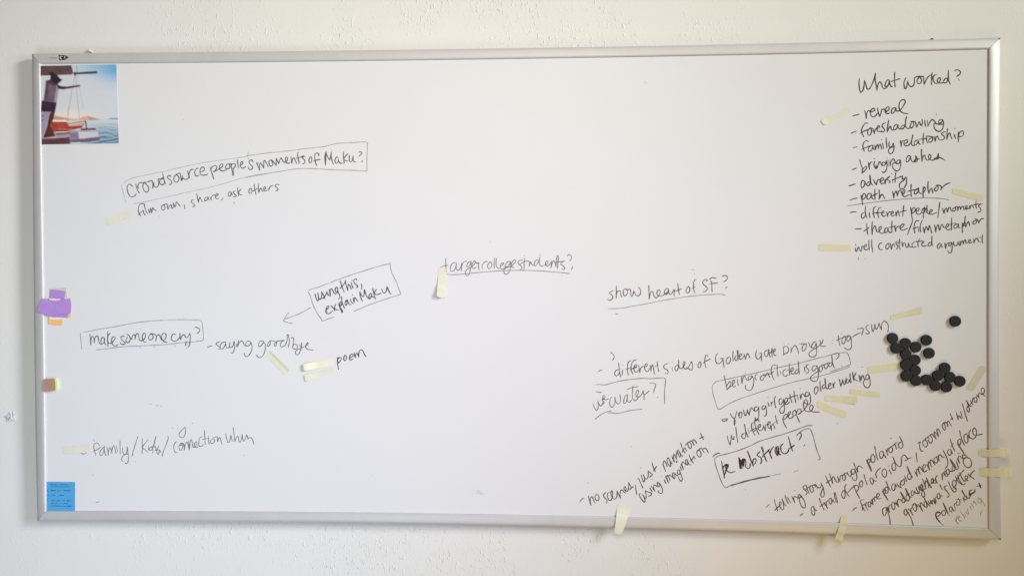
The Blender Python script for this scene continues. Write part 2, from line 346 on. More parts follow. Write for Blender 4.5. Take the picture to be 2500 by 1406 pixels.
# maker's mark printed on the top rail
LOGO = [
(0, [(-1.15371, 0.60761, 0.01711), (-1.1422, 0.60741, 0.01711), (-1.13307, 0.60542, 0.01756), (-1.12588, 0.60083, 0.01831), (-1.13385, 0.59478, 0.01912), (-1.15055, 0.59281, 0.01928)]),
(1, [(-1.14922, 0.60479, 0.01775), (-1.14267, 0.60468, 0.01775), (-1.14076, 0.60322, 0.01797), (-1.14688, 0.60261, 0.01808), (-1.14612, 0.5985, 0.01872), (-1.14184, 0.59578, 0.01906), (-1.14802, 0.59554, 0.01909), (-1.14984, 0.60035, 0.01845)]),
(1, [(-1.13917, 0.60497, 0.01769), (-1.13609, 0.60421, 0.01781), (-1.13436, 0.60097, 0.01831), (-1.13582, 0.59779, 0.01881), (-1.13787, 0.59712, 0.01892), (-1.13684, 0.60102, 0.01831)]),
(1, [(-1.17826, 0.60172, 0.01831), (-1.17617, 0.60204, 0.01825), (-1.17587, 0.59901, 0.01872), (-1.17796, 0.59869, 0.01878)]),
(0, [(-1.17821, 0.60119, 0.01839), (-1.17612, 0.60151, 0.01833), (-1.17606, 0.60097, 0.01842), (-1.17816, 0.60065, 0.01847)]),
(0, [(-1.17807, 0.59976, 0.01861), (-1.17597, 0.60008, 0.01856), (-1.17592, 0.59955, 0.01864), (-1.17801, 0.59923, 0.01869)]),
(1, [(-1.17543, 0.60168, 0.01831), (-1.17405, 0.60201, 0.01825), (-1.17374, 0.59897, 0.01872), (-1.17512, 0.59864, 0.01878)]),
(0, [(-1.17537, 0.60114, 0.01839), (-1.17399, 0.60147, 0.01833), (-1.17394, 0.60094, 0.01842), (-1.17532, 0.6006, 0.01847)]),
(0, [(-1.17523, 0.59971, 0.01861), (-1.17385, 0.60004, 0.01856), (-1.17379, 0.59951, 0.01864), (-1.17518, 0.59918, 0.01869)]),
(1, [(-1.17295, 0.60163, 0.01831), (-1.1705, 0.60195, 0.01825), (-1.1702, 0.59891, 0.01872), (-1.17264, 0.5986, 0.01878)]),
(0, [(-1.17289, 0.6011, 0.01839), (-1.17045, 0.60141, 0.01833), (-1.1704, 0.60088, 0.01842), (-1.17284, 0.60056, 0.01847)]),
(0, [(-1.17275, 0.59967, 0.01861), (-1.17031, 0.59998, 0.01856), (-1.17025, 0.59945, 0.01864), (-1.1727, 0.59913, 0.01869)]),
(1, [(-1.1694, 0.60157, 0.01831), (-1.16767, 0.6019, 0.01825), (-1.16736, 0.59887, 0.01872), (-1.1691, 0.59854, 0.01878)]),
(0, [(-1.16935, 0.60104, 0.01839), (-1.16761, 0.60136, 0.01833), (-1.16756, 0.60083, 0.01842), (-1.1693, 0.6005, 0.01847)]),
(0, [(-1.16921, 0.59961, 0.01861), (-1.16747, 0.59994, 0.01856), (-1.16742, 0.5994, 0.01864), (-1.16915, 0.59907, 0.01869)]),
(1, [(-1.16657, 0.60152, 0.01831), (-1.16483, 0.60185, 0.01825), (-1.16453, 0.59882, 0.01872), (-1.16627, 0.59849, 0.01878)]),
(0, [(-1.16652, 0.60099, 0.01839), (-1.16478, 0.60132, 0.01833), (-1.16473, 0.60078, 0.01842), (-1.16646, 0.60045, 0.01847)]),
(0, [(-1.16637, 0.59956, 0.01861), (-1.16464, 0.59989, 0.01856), (-1.16458, 0.59935, 0.01864), (-1.16632, 0.59903, 0.01869)]),
(1, [(-1.16374, 0.60148, 0.01831), (-1.16165, 0.6018, 0.01825), (-1.16134, 0.59876, 0.01872), (-1.16343, 0.59844, 0.01878)]),
(0, [(-1.16368, 0.60094, 0.01839), (-1.16159, 0.60126, 0.01833), (-1.16154, 0.60073, 0.01842), (-1.16363, 0.6004, 0.01847)]),
(0, [(-1.16354, 0.59951, 0.01861), (-1.16145, 0.59983, 0.01856), (-1.1614, 0.5993, 0.01864), (-1.16349, 0.59898, 0.01869)]),
(1, [(-1.16055, 0.60142, 0.01831), (-1.15917, 0.60175, 0.01825), (-1.15887, 0.59872, 0.01872), (-1.16025, 0.59839, 0.01878)]),
(0, [(-1.16049, 0.60089, 0.01839), (-1.15911, 0.60122, 0.01833), (-1.15906, 0.60068, 0.01842), (-1.16044, 0.60035, 0.01847)]),
(0, [(-1.16035, 0.59946, 0.01861), (-1.15897, 0.59979, 0.01856), (-1.15892, 0.59926, 0.01864), (-1.1603, 0.59892, 0.01869)]),
(1, [(-1.15807, 0.60138, 0.01831), (-1.15669, 0.60171, 0.01825), (-1.15639, 0.59868, 0.01872), (-1.15777, 0.59835, 0.01878)]),
(0, [(-1.15802, 0.60084, 0.01839), (-1.15664, 0.60118, 0.01833), (-1.15658, 0.60064, 0.01842), (-1.15796, 0.60031, 0.01847)]),
(0, [(-1.15787, 0.59942, 0.01861), (-1.15649, 0.59975, 0.01856), (-1.15644, 0.59921, 0.01864), (-1.15782, 0.59888, 0.01869)])]
M_LOGO = material("logo_black", (0.03, 0.03, 0.03), 0.5)
M_LOGO_W = material("logo_white", (0.55, 0.55, 0.55), 0.5)
def flat(name, polys, mats, parent):
    vs, fs, fm = [], [], []
    for k, (mi, pts) in enumerate(polys):
        a = len(vs)
        vs += [(x, -(h + 0.0003 + 0.00004 * k), z) for x, z, h in pts]
        fs.append(tuple(range(a, a + len(pts))))
        fm.append(mi)
    return mesh_object(name, vs, fs, None, parent, mats=mats, face_mats=fm)
flat("logo_mark", LOGO, [M_LOGO, M_LOGO_W], board)

# ------------------------------------------------------------------ handwriting (dry marker ink lying on the enamel)
INKS = {}
def ink_material(tone, brown):
    key = (tone, brown)
    if key not in INKS:
        dark = (0.030, 0.026, 0.030) if not brown else (0.050, 0.024, 0.018)
        board_c = 0.70
        c = tuple(board_c + (d - board_c) * min(1, tone * (1.02 if brown else 1.0)) for d in dark)
        INKS[key] = material("ink_%d_%s" % (round(tone * 100), "brown" if brown else "black"), c, 0.5, 0.25, mottle=(160, 0.18))
    return INKS[key]

def catmull(pts):
    if len(pts) < 3:
        return [Vector(p) for p in pts]
    P = [Vector(p) for p in pts]
    P = [P[0] * 2 - P[1]] + P + [P[-1] * 2 - P[-2]]
    out = []
    for i in range(1, len(P) - 2):
        p0, p1, p2, p3 = P[i - 1:i + 3]
        seg = (p2 - p1).length
        steps = max(2, min(7, int(seg / 0.0022)))
        t1 = max(1e-6, (p1 - p0).length ** 0.5)
        t2 = t1 + max(1e-6, seg ** 0.5)
        t3 = t2 + max(1e-6, (p3 - p2).length ** 0.5)
        for s in range(steps):
            t = t1 + (t2 - t1) * s / steps
            a1 = p0 * (t1 - t) / t1 + p1 * t / t1
            a2 = p1 * (t2 - t) / (t2 - t1) + p2 * (t - t1) / (t2 - t1)
            a3 = p2 * (t3 - t) / (t3 - t2) + p3 * (t - t2) / (t3 - t2)
            b1 = a1 * (t2 - t) / t2 + a2 * t / t2
            b2 = a2 * (t3 - t) / (t3 - t1) + a3 * (t - t1) / (t3 - t1)
            out.append(b1 * (t2 - t) / (t2 - t1) + b2 * (t - t1) / (t2 - t1))
    out.append(P[-2])
    return out

def ribbon(pts, width, level, vs, fs, mi, fm):
    C_ = catmull(pts)
    n = len(C_)
    if n < 2:
        return
    base = len(vs)
    ph = rnd.uniform(0, 6.28)
    for i, p in enumerate(C_):
        a = C_[max(0, i - 1)]
        b2 = C_[min(n - 1, i + 1)]
        d = b2 - a
        if d.length < 1e-9:
            d = Vector((1, 0))
        d.normalize()
        w = width * 0.5 * (1 + 0.16 * math.sin(i * 0.45 + ph) + rnd.uniform(-0.06, 0.06))
        if i == 0 or i == n - 1:
            w *= 0.6
        nx_, nz_ = -d.y * w, d.x * w
        q = p.copy()
        if i == 0: q = q - d * width * 0.25
        if i == n - 1: q = q + d * width * 0.25
        y = BOARD_Y - (0.00006 + level + 0.0000012 * i)
        vs.append((q.x + nx_, y, q.y + nz_))
        vs.append((q.x - nx_, y, q.y - nz_))
    for i in range(n - 1):
        v = base + 2 * i
        fs.append((v, v + 2, v + 3, v + 1))
        fm.append(mi)

INK = [
('pen_box', 'thin grey pen box drawn around the crowdsource question', 0, [(1.68, 0.35, '-9792 2747 -9765 2780 -9703 2817 -9536 2872 -9326 2918 -9011 2978 -8748 3026 -8417 3103 -7982 3192 -7582 3261 -7132 3316 -6717 3371 -6544 3398|-9871 2688 -9868 2645 -9836 2535 -9793 2373 -9746 2220|-9557 2202 -9399 2218 -9154 2267 -8804 2341 -8454 2412 -8071 2497 -7758 2559 -7411 2635 -7064 2726 -6719 2824 -6374 2905 -6030 2956'), (1.86, 0.5, '-6569 3406 -6483 3418 -6290 3443 -6043 3472 -5740 3499 -5466 3526 -5261 3544 -5056 3576 -4783 3602 -4510 3626 -4374 3662 -4183 3700 -4020 3714 -3762 3722 -3491 3735 -3437 3732 -3399 3712 -3390 3685 -3399 3625 -3397 3505 -3407 3372 -3408 3212 -3406 3039 -3411 2999 -3452 2993 -3560 3000 -3696 3012 -3967 3020 -4239 3030 -4511 3048 -4716 3064 -4989 3073 -5194 3068 -5399 3046 -5605 3011 -5797 2986 -6044 2944 -6320 2896 -6568 2848|-6497 3512 -6508 3442 -6511 3389 -6495 3335')]),
('handwriting', "black handwriting: Crowdsource people's moments of Maku?", 0, [(2.57, 0.85, '-9572 2646 -9625 2698 -9669 2708 -9704 2670 -9717 2593 -9700 2500 -9661 2423 -9609 2377 -9556 2380 -9503 2414 -9477 2456|-9488 2707 -9459 2608 -9424 2523 -9387 2472|-9418 2591 -9429 2659 -9397 2727 -9344 2752 -9283 2743 -9230 2759|-9230 2751 -9283 2717 -9296 2641 -9278 2565 -9231 2505 -9179 2505 -9144 2555 -9138 2606 -9169 2666 -9222 2717 -9257 2739|-9257 2739 -9169 2759 -9064 2795 -9038 2766 -9033 2656 -9037 2588 -9021 2664 -9015 2749 -9003 2690 -8977 2639 -8934 2618 -8890 2655 -8868 2748 -8889 2828 -8863 2838 -8837 2824|-8740 2840 -8793 2832 -8837 2807 -8847 2756 -8828 2705 -8785 2683 -8741 2696 -8718 2755 -8723 2798|-8766 2993 -8758 2925 -8735 2840 -8718 2772 -8692 2704|-8828 2832 -8767 2861 -8732 2887|-8543 2893 -8574 2923 -8618 2915 -8641 2876 -8610 2839 -8549 2796 -8526 2745 -8540 2706 -8593 2687|-8365 2930 -8418 2930 -8461 2885 -8470 2821 -8444 2762 -8392 2744 -8348 2786 -8334 2854 -8357 2913 -8417 2947|-8409 2947 -8348 2972 -8295 2980 -8292 2921 -8278 2836 -8265 2777 -8252 2836 -8240 2929|-8265 2777 -8209 2853|-8252 2870 -8209 2836 -8157 2818 -8104 2835 -8073 2877 -8061 2928|-8104 3038 -8083 2962 -8049 2848|-8056 2868 -8061 2953 -8043 3029 -7999 3074 -7951 3079|-7812 3103 -7860 3095 -7904 3049 -7913 2985 -7892 2918 -7852 2905 -7800 2930|-7774 3010 -7722 3018 -7666 3051 -7661 3110 -7695 3132 -7742 3110 -7774 3043 -7770 2976 -7731 2930 -7653 2924 -7566 2952|-7513 3134 -7479 3032 -7444 2931 -7407 2816|-7487 3058 -7470 3116 -7418 3158 -7348 3166 -7331 3132 -7344 3073 -7383 3031 -7423 2998 -7340 3040 -7254 3089 -7184 3139 -7170 3181 -7184 3215 -7227 3199 -7257 3148 -7254 3081 -7219 3038 -7150 3026 -7089 3054 -7055 3088|-7011 3214 -7063 3197 -7098 3147 -7089 3088 -7046 3076 -7003 3096 -6985 3154 -7011 3210 -6959 3188|-6959 3230 -6946 3146 -6929 3044 -6908 2960 -6900 2901 -6891 2952 -6899 3061|-6946 3095 -6951 3154 -6916 3209 -6864 3216 -6838 3178 -6856 3120 -6908 3069|-6786 3312 -6778 3228 -6766 3144 -6749 3097|-6726 3160 -6674 3185 -6640 3227 -6648 3264 -6686 3252 -6709 3194 -6700 3126 -6657 3096 -6606 3106 -6562 3142'), (2.57, 0.85, '-6374 3246 -6394 3293 -6428 3307 -6470 3281 -6481 3240 -6450 3193 -6395 3139 -6385 3092 -6415 3065 -6464 3059 -6495 3093 -6491 3120|-6282 3205 -6270 3239 -6257 3185 -6229 3110 -6202 3030|-6202 3036 -6206 3117 -6195 3198 -6181 3231 -6140 3170 -6088 3092|-6092 3092 -6092 3183 -6085 3277 -6068 3290 -6036 3250 -6002 3182 -5975 3118|-5871 3282 -5906 3302 -5947 3276 -5958 3222 -5940 3162 -5906 3139 -5865 3161 -5858 3201 -5872 3248 -5906 3302 -5878 3289 -5824 3234 -5762 3153|-5765 3153 -5769 3261 -5766 3341 -5741 3287 -5700 3200 -5686 3260 -5652 3340 -5645 3360 -5618 3320 -5584 3259 -5542 3232|-5542 3225 -5501 3258 -5470 3305 -5480 3359 -5501 3372 -5522 3339 -5519 3272 -5494 3225 -5453 3207 -5405 3224|-5382 3378 -5374 3311 -5360 3203 -5351 3270 -5323 3337 -5300 3350 -5268 3283 -5232 3202|-5193 3496 -5206 3430 -5193 3336 -5173 3255 -5166 3222 -5187 3198|-5244 3336 -5193 3349 -5111 3365 -5015 3385|-5108 3372 -5090 3388 -5015 3385|-5097 3368 -5056 3321 -5018 3281 -5022 3227 -5043 3200 -5091 3198|-4835 3352 -4865 3373 -4899 3333 -4913 3266 -4900 3226 -4858 3223 -4835 3279 -4845 3346|-4660 3384 -4653 3424 -4667 3454 -4715 3462 -4753 3432 -4763 3372 -4749 3278 -4729 3184 -4713 3144|-4793 3252 -4756 3271 -4688 3291 -4613 3297|-4481 3148 -4490 3249 -4497 3342 -4490 3423 -4462 3500 -4463 3456 -4472 3356 -4477 3249 -4481 3155|-4463 3456 -4429 3369 -4379 3288 -4350 3381 -4326 3494|-4326 3488 -4336 3408 -4327 3328 -4300 3220 -4266 3164|-4150 3326 -4184 3364 -4218 3326 -4236 3260 -4222 3206 -4184 3199 -4154 3246 -4146 3306 -4143 3259 -4116 3219 -4082 3192 -4035 3207|-4010 3491 -4018 3405 -4007 3298 -3997 3191|-3898 3444 -3953 3384 -4005 3311 -3967 3264 -3892 3254|-3854 3396 -3865 3336 -3861 3270 -3838 3229 -3804 3242 -3777 3309 -3763 3386 -3770 3322 -3756 3255 -3723 3226 -3695 3225|-3616 3474 -3573 3483 -3539 3467 -3539 3440 -3573 3407 -3614 3370|-3530 3267 -3535 3240 -3540 3220')]),
('handwriting', 'small black handwriting: film own, share, ask others', 0, [(2.3, 0.85, '-9250 2149 -9259 2191 -9320 2204 -9382 2175 -9412 2116 -9421 2031 -9400 1946 -9348 1875|-9430 1916 -9374 1955 -9295 2022 -9286 2030 -9281 1979 -9239 1891|-9259 2183 -9250 2115 -9216 2013 -9169 1931|-9158 2072 -9134 1996 -9116 1962 -9102 2029 -9093 2089 -9071 2012 -9064 1948 -9050 2029 -9032 2097 -9006 2054 -8931 2011|-8861 1879 -8861 1869|-8708 2171 -8752 2171 -8796 2121 -8791 2053 -8752 2024 -8709 2070 -8717 2137 -8743 2163|-8743 2163 -8656 2188 -8647 2145 -8630 2052 -8595 2128 -8551 2170 -8542 2162 -8525 2077 -8499 2085 -8481 2161 -8493 2220|-8493 2220 -8464 2161 -8438 2102 -8420 2161 -8406 2245 -8377 2211 -8299 2126|-8199 2176 -8191 2117 -8177 2058|-7950 2290 -7999 2277 -8006 2234 -7959 2192 -7912 2158 -7924 2121 -7977 2116|-7862 2453 -7846 2343 -7815 2216|-7820 2225 -7802 2309 -7776 2360 -7750 2309 -7724 2250 -7690 2241|-7568 2358 -7620 2350 -7655 2308 -7651 2266 -7603 2274 -7568 2324 -7564 2367 -7551 2308 -7525 2287|-7507 2358 -7490 2307 -7473 2277|-7481 2307 -7472 2358 -7429 2408 -7386 2416|-7377 2374 -7325 2390 -7290 2424 -7316 2441 -7360 2416 -7374 2365 -7351 2323 -7282 2319|-7166 2339 -7187 2305 -7222 2275|-6987 2506 -7022 2456 -7022 2380 -6979 2380 -6953 2438 -6962 2497 -6936 2438 -6919 2396|-6841 2505 -6892 2497 -6896 2463 -6849 2421 -6815 2387 -6850 2362 -6896 2371|-6780 2597 -6775 2504 -6758 2378|-6688 2563 -6737 2504 -6763 2471 -6720 2420 -6660 2406|-6879 2236 -6873 2182'), (2.3, 0.85, '-6417 2568 -6458 2568 -6486 2514 -6479 2454 -6445 2447 -6410 2480 -6406 2534 -6431 2565|-6337 2688 -6345 2621 -6323 2513 -6300 2419|-6383 2507 -6321 2533 -6252 2580|-6226 2694 -6238 2593 -6227 2465|-6227 2465 -6200 2539 -6176 2579 -6155 2559 -6135 2505 -6094 2501|-6093 2532 -6045 2572 -6056 2612 -6084 2605 -6093 2552 -6073 2511 -6032 2508 -5997 2531|-5974 2564 -5963 2517|-5963 2517 -5949 2578 -5921 2624 -5853 2641|-5688 2663 -5756 2670 -5805 2644 -5770 2603 -5722 2562 -5730 2522 -5784 2506')]),
('pen_box', 'grey box with rounded end round the cry question', 0, [(1.77, 0.6, '-10917 -1137 -10721 -1105 -10420 -1046 -10045 -987 -9746 -925 -9447 -876 -9149 -844 -8777 -817'), (1.59, 0.45, '-8777 -817 -8628 -809 -8406 -803'), (1.77, 0.6, '-8406 -803 -8183 -802 -7961 -808 -7828 -814 -7754 -843 -7725 -922 -7711 -1051 -7699 -1195 -7704 -1310 -7719 -1336 -7786 -1354 -7963 -1376 -8067 -1384 -8260 -1395 -8408 -1411 -8631 -1441 -8928 -1463 -9226 -1478 -9524 -1491 -9748 -1501 -9973 -1522 -10273 -1564 -10573 -1595|-10995 -1156 -10981 -1353 -10961 -1578')]),
('handwriting', 'black handwriting: make someone cry?', 0, [(2.48, 0.85, '-10736 -1185 -10722 -1308 -10711 -1465|-10711 -1465 -10707 -1337 -10684 -1257 -10654 -1242 -10629 -1293 -10617 -1409|-10617 -1409 -10609 -1322 -10579 -1249 -10534 -1232 -10504 -1307 -10482 -1409 -10452 -1445 -10430 -1445|-10349 -1278 -10391 -1270 -10429 -1321 -10437 -1401 -10415 -1444 -10370 -1408 -10339 -1336 -10339 -1292 -10347 -1364 -10332 -1437 -10302 -1463|-10253 -1118 -10259 -1248 -10257 -1393 -10246 -1521|-10188 -1164 -10218 -1183 -10244 -1226 -10250 -1393 -10197 -1425 -10152 -1414 -10092 -1349 -10054 -1284 -10076 -1255 -10129 -1269 -10152 -1335 -10137 -1422 -10100 -1479 -10048 -1491 -9973 -1450|-9807 -1244 -9852 -1232 -9897 -1254 -9897 -1298 -9823 -1377 -9785 -1406 -9800 -1435 -9853 -1449 -9905 -1435 -9912 -1399|-9717 -1253 -9755 -1304 -9763 -1377 -9726 -1405 -9673 -1376 -9646 -1304 -9665 -1253|-9740 -1181 -9695 -1210 -9643 -1275 -9606 -1325|-9606 -1325 -9601 -1246 -9568 -1195 -9530 -1202 -9519 -1318|-9519 -1318 -9508 -1231 -9471 -1166 -9433 -1173 -9419 -1245 -9404 -1332 -9360 -1353 -9300 -1331 -9247 -1259 -9240 -1186 -9269 -1150 -9307 -1180 -9326 -1259 -9315 -1331 -9270 -1382 -9218 -1386|-9113 -1193 -9150 -1230 -9158 -1287 -9128 -1331 -9084 -1323 -9046 -1287 -9039 -1229 -9068 -1193 -9120 -1169|-9113 -1164 -9046 -1171 -8986 -1193 -8957 -1229 -8965 -1366|-8965 -1366 -8957 -1272 -8927 -1207 -8882 -1192 -8853 -1228 -8823 -1315 -8779 -1344 -8719 -1307 -8689 -1235 -8704 -1170 -8756 -1156 -8800 -1192 -8808 -1272 -8779 -1344 -8720 -1384 -8660 -1384|-8437 -1195 -8474 -1172 -8518 -1191 -8553 -1263 -8541 -1328 -8497 -1357 -8437 -1354 -8378 -1320 -8333 -1270 -8315 -1212 -8325 -1151|-8325 -1154 -8318 -1241 -8307 -1327|-8307 -1327 -8281 -1255 -8244 -1197 -8207 -1190 -8185 -1233 -8148 -1272 -8096 -1226 -8063 -1153|-8063 -1153 -8048 -1211 -8052 -1326 -8067 -1427 -8097 -1517|-7920 -997 -7866 -1006 -7807 -1037 -7792 -1080 -7822 -1124 -7866 -1164|-9387 -1517 -9380 -1522|-9012 -1506 -9006 -1514|-8460 -1450 -8453 -1479|-8457 -1512 -8450 -1517|-8159 -1355 -8163 -1413 -8178 -1485|-8153 -1536 -8142 -1540|-7857 -1347 -7848 -1361|-7591 -1514 -7557 -1497 -7483 -1482')]),
('handwriting', 'black handwriting: - saying goodbye', 0, [(2.13, 0.85, '-7594 -1517 -7559 -1495 -7481 -1478|-7255 -1375 -7307 -1381 -7368 -1418 -7351 -1444 -7290 -1494 -7256 -1528 -7273 -1556 -7308 -1567|-7099 -1380 -7160 -1375 -7221 -1409 -7256 -1477 -7251 -1544 -7213 -1561 -7160 -1519 -7117 -1434 -7108 -1383 -7105 -1468 -7083 -1527 -7048 -1535 -7004 -1476 -7001 -1383 -7004 -1450 -6987 -1518 -6944 -1509 -6901 -1433 -6892 -1357 -6874 -1391 -6875 -1517 -6901 -1619 -6936 -1661 -6970 -1650|-6819 -1424 -6826 -1492|-6762 -1323 -6788 -1416 -6811 -1509|-6811 -1509 -6762 -1416 -6702 -1348 -6658 -1356 -6633 -1423 -6590 -1474 -6520 -1474|-6468 -1360 -6537 -1350 -6572 -1398 -6581 -1457 -6538 -1479 -6486 -1456 -6451 -1414 -6460 -1364 -6426 -1431 -6417 -1549 -6452 -1650 -6513 -1727 -6564 -1752 -6608 -1719 -6621 -1651|-6817 -1289 -6810 -1294|-6132 -1342 -6192 -1346 -6227 -1388 -6244 -1464 -6219 -1494 -6167 -1455 -6115 -1379 -6124 -1345|-6124 -1362 -6072 -1421 -6069 -1547 -6107 -1682 -6159 -1750 -6220 -1779 -6263 -1751 -6306 -1700|-5934 -1336 -5986 -1387 -6007 -1454 -5995 -1483 -5960 -1463 -5934 -1395 -5938 -1336 -5866 -1344 -5805 -1352|-5766 -1352 -5814 -1403 -5831 -1462 -5811 -1482 -5780 -1445 -5762 -1361 -5711 -1340 -5565 -1323|-5565 -1323 -5634 -1360 -5668 -1428 -5663 -1486 -5617 -1495 -5556 -1461 -5505 -1360 -5484 -1259 -5504 -1208|-5504 -1217 -5484 -1191 -5467 -1174 -5444 -1258 -5436 -1376 -5462 -1502|-5384 -1284 -5359 -1250 -5333 -1258 -5320 -1325 -5333 -1409 -5351 -1519|-5351 -1519 -5334 -1443 -5291 -1418 -5239 -1443 -5222 -1493 -5248 -1535 -5300 -1547 -5351 -1527|-5159 -1425 -5159 -1484 -5128 -1484 -5114 -1383|-5114 -1383 -5114 -1459 -5137 -1560 -5180 -1661 -5235 -1698 -5274 -1670 -5274 -1611 -5214 -1560 -5111 -1518 -5025 -1475|-4953 -1374 -4982 -1408 -4994 -1467 -4953 -1441 -4943 -1391 -4991 -1425 -5008 -1500 -4974 -1546 -4906 -1562 -4812 -1572')]),
('handwriting', 'black handwriting: poem', 0, [(2.57, 0.95, '-4176 -1748 -4181 -1857 -4173 -1958 -4153 -2066|-4176 -1890 -4173 -1807 -4138 -1764 -4091 -1764 -4087 -1806 -4122 -1865 -4173 -1907|-3977 -1692 -4011 -1739 -4019 -1806 -3994 -1842 -3960 -1814 -3948 -1747 -3977 -1697|-3866 -1763 -3824 -1754 -3778 -1704 -3790 -1671 -3832 -1679 -3870 -1746 -3863 -1813 -3824 -1821 -3778 -1784|-3750 -1634 -3739 -1704 -3713 -1767|-3713 -1767 -3713 -1687 -3679 -1645 -3654 -1678 -3632 -1745|-3632 -1745 -3628 -1653 -3603 -1578 -3560 -1556 -3518 -1594 -3484 -1669 -3445 -1736')]),
('handwriting', 'boxed black handwriting with an arrow: using this, explain Maku', 0, [(2.66, 0.9, '-4764 -127 -4741 -221 -4706 -315|-4706 -315 -4678 -302 -4673 -208 -4692 -101 -4675 -194 -4655 -262 -4614 -268 -4591 -181 -4590 -74|-4590 -74 -4552 -154 -4514 -248 -4553 -248 -4580 -248|-4553 -248 -4505 -194 -4464 -127 -4454 -74|-4454 -74 -4430 -141 -4389 -188|-4395 -20 -4382 -100 -4358 -192|-4358 -192 -4361 -114 -4368 -34 -4334 0 -4300 -47 -4266 -114 -4218 -127 -4184 -87 -4170 -7 -4191 40 -4225 20 -4236 -33 -4225 -74 -4187 -74|-4181 7 -4150 -114 -4119 -181 -4123 -241 -4157 -272|-4109 214 -4082 114 -4041 -7 -3996 -94|-4116 9 -4075 34 -4021 100 -3986 154 -3977 214|-3977 214 -3953 87 -3909 -53|-3909 -53 -3905 60 -3891 114 -3864 87 -3817 -17|-3819 161 -3803 87 -3769 10|-3810 214 -3787 205|-3678 214 -3688 241 -3721 241 -3755 207 -3749 161 -3694 100 -3651 67 -3661 34 -3695 23|-3566 127 -3545 60 -3562 -27|-4478 -550 -4451 -523 -4403 -476 -4400 -449 -4437 -449 -4469 -503 -4478 -597 -4444 -637 -4390 -637 -4308 -570|-4478 -590 -4444 -576|-4348 -433 -4280 -502 -4212 -536 -4151 -540|-4212 -395 -4246 -449 -4260 -569|-4151 -362 -4124 -462 -4083 -556 -4056 -616|-4056 -616 -4046 -576 -4083 -516 -4110 -462 -4117 -382 -4106 -341 -4076 -348 -4069 -395 -4110 -455|-4076 -201 -4062 -328 -4028 -435 -3992 -499|-3933 -288 -3967 -314 -3984 -381 -3954 -435 -3933 -381 -3933 -308 -3926 -281 -3899 -354 -3872 -401 -3824 -408|-3845 -268 -3824 -328 -3770 -388|-3797 -154 -3776 -170|-3770 -234 -3756 -301 -3747 -357|-3747 -357 -3743 -288 -3729 -221 -3695 -261 -3652 -317|-3603 -80 -3587 -194 -3530 -321|-3603 -73 -3559 -167 -3505 -204 -3485 -113 -3478 -20|-3478 -20 -3444 -140 -3410 -214 -3363 -254 -3322 -247|-3302 -113 -3342 -140 -3363 -207 -3356 -260 -3315 -234 -3295 -153 -3288 -127 -3288 -194 -3234 -220|-3268 14 -3234 -127 -3194 -271|-3194 -271 -3200 -234|-3166 -13 -3207 -73 -3214 -127 -3166 -153 -3099 -137 -3047 -116|-3031 -6 -3011 -73 -2970 -113 -2930 -86 -2906 -20 -2896 54|-2896 54 -2855 -46 -2795 -150')]),
('pen_line', 'grey pen box and arrow around the words using this, explain Maku', 0, [(1.86, 0.65, '-4928 -36 -4887 -23 -4784 7 -4620 58 -4429 138|-4374 147 -4211 214 -4007 285 -3803 355 -3531 441 -3260 525 -2989 601 -2834 640|-2834 644 -2814 640 -2811 580 -2794 474 -2747 354 -2666 194 -2612 47 -2572 -53 -2542 -133|-2542 -133 -2599 -160 -2788 -220 -2991 -287 -3194 -354 -3397 -427 -3587 -508 -3750 -575|-4951 -67 -4914 -128 -4867 -248 -4826 -382 -4758 -530 -4690 -651 -4608 -778|-4611 -731 -4598 -785 -4581 -828|-4581 -828 -4527 -814 -4417 -771 -4274 -724|-4422 127 -4385 130|-4870 -479 -4949 -524 -5073 -591 -5210 -659 -5374 -719 -5546 -780|-5443 -646 -5457 -625 -5477 -639 -5525 -713 -5574 -787 -5583 -821 -5553 -841 -5444 -878 -5347 -883|-4870 -479 -4881 -490')]),
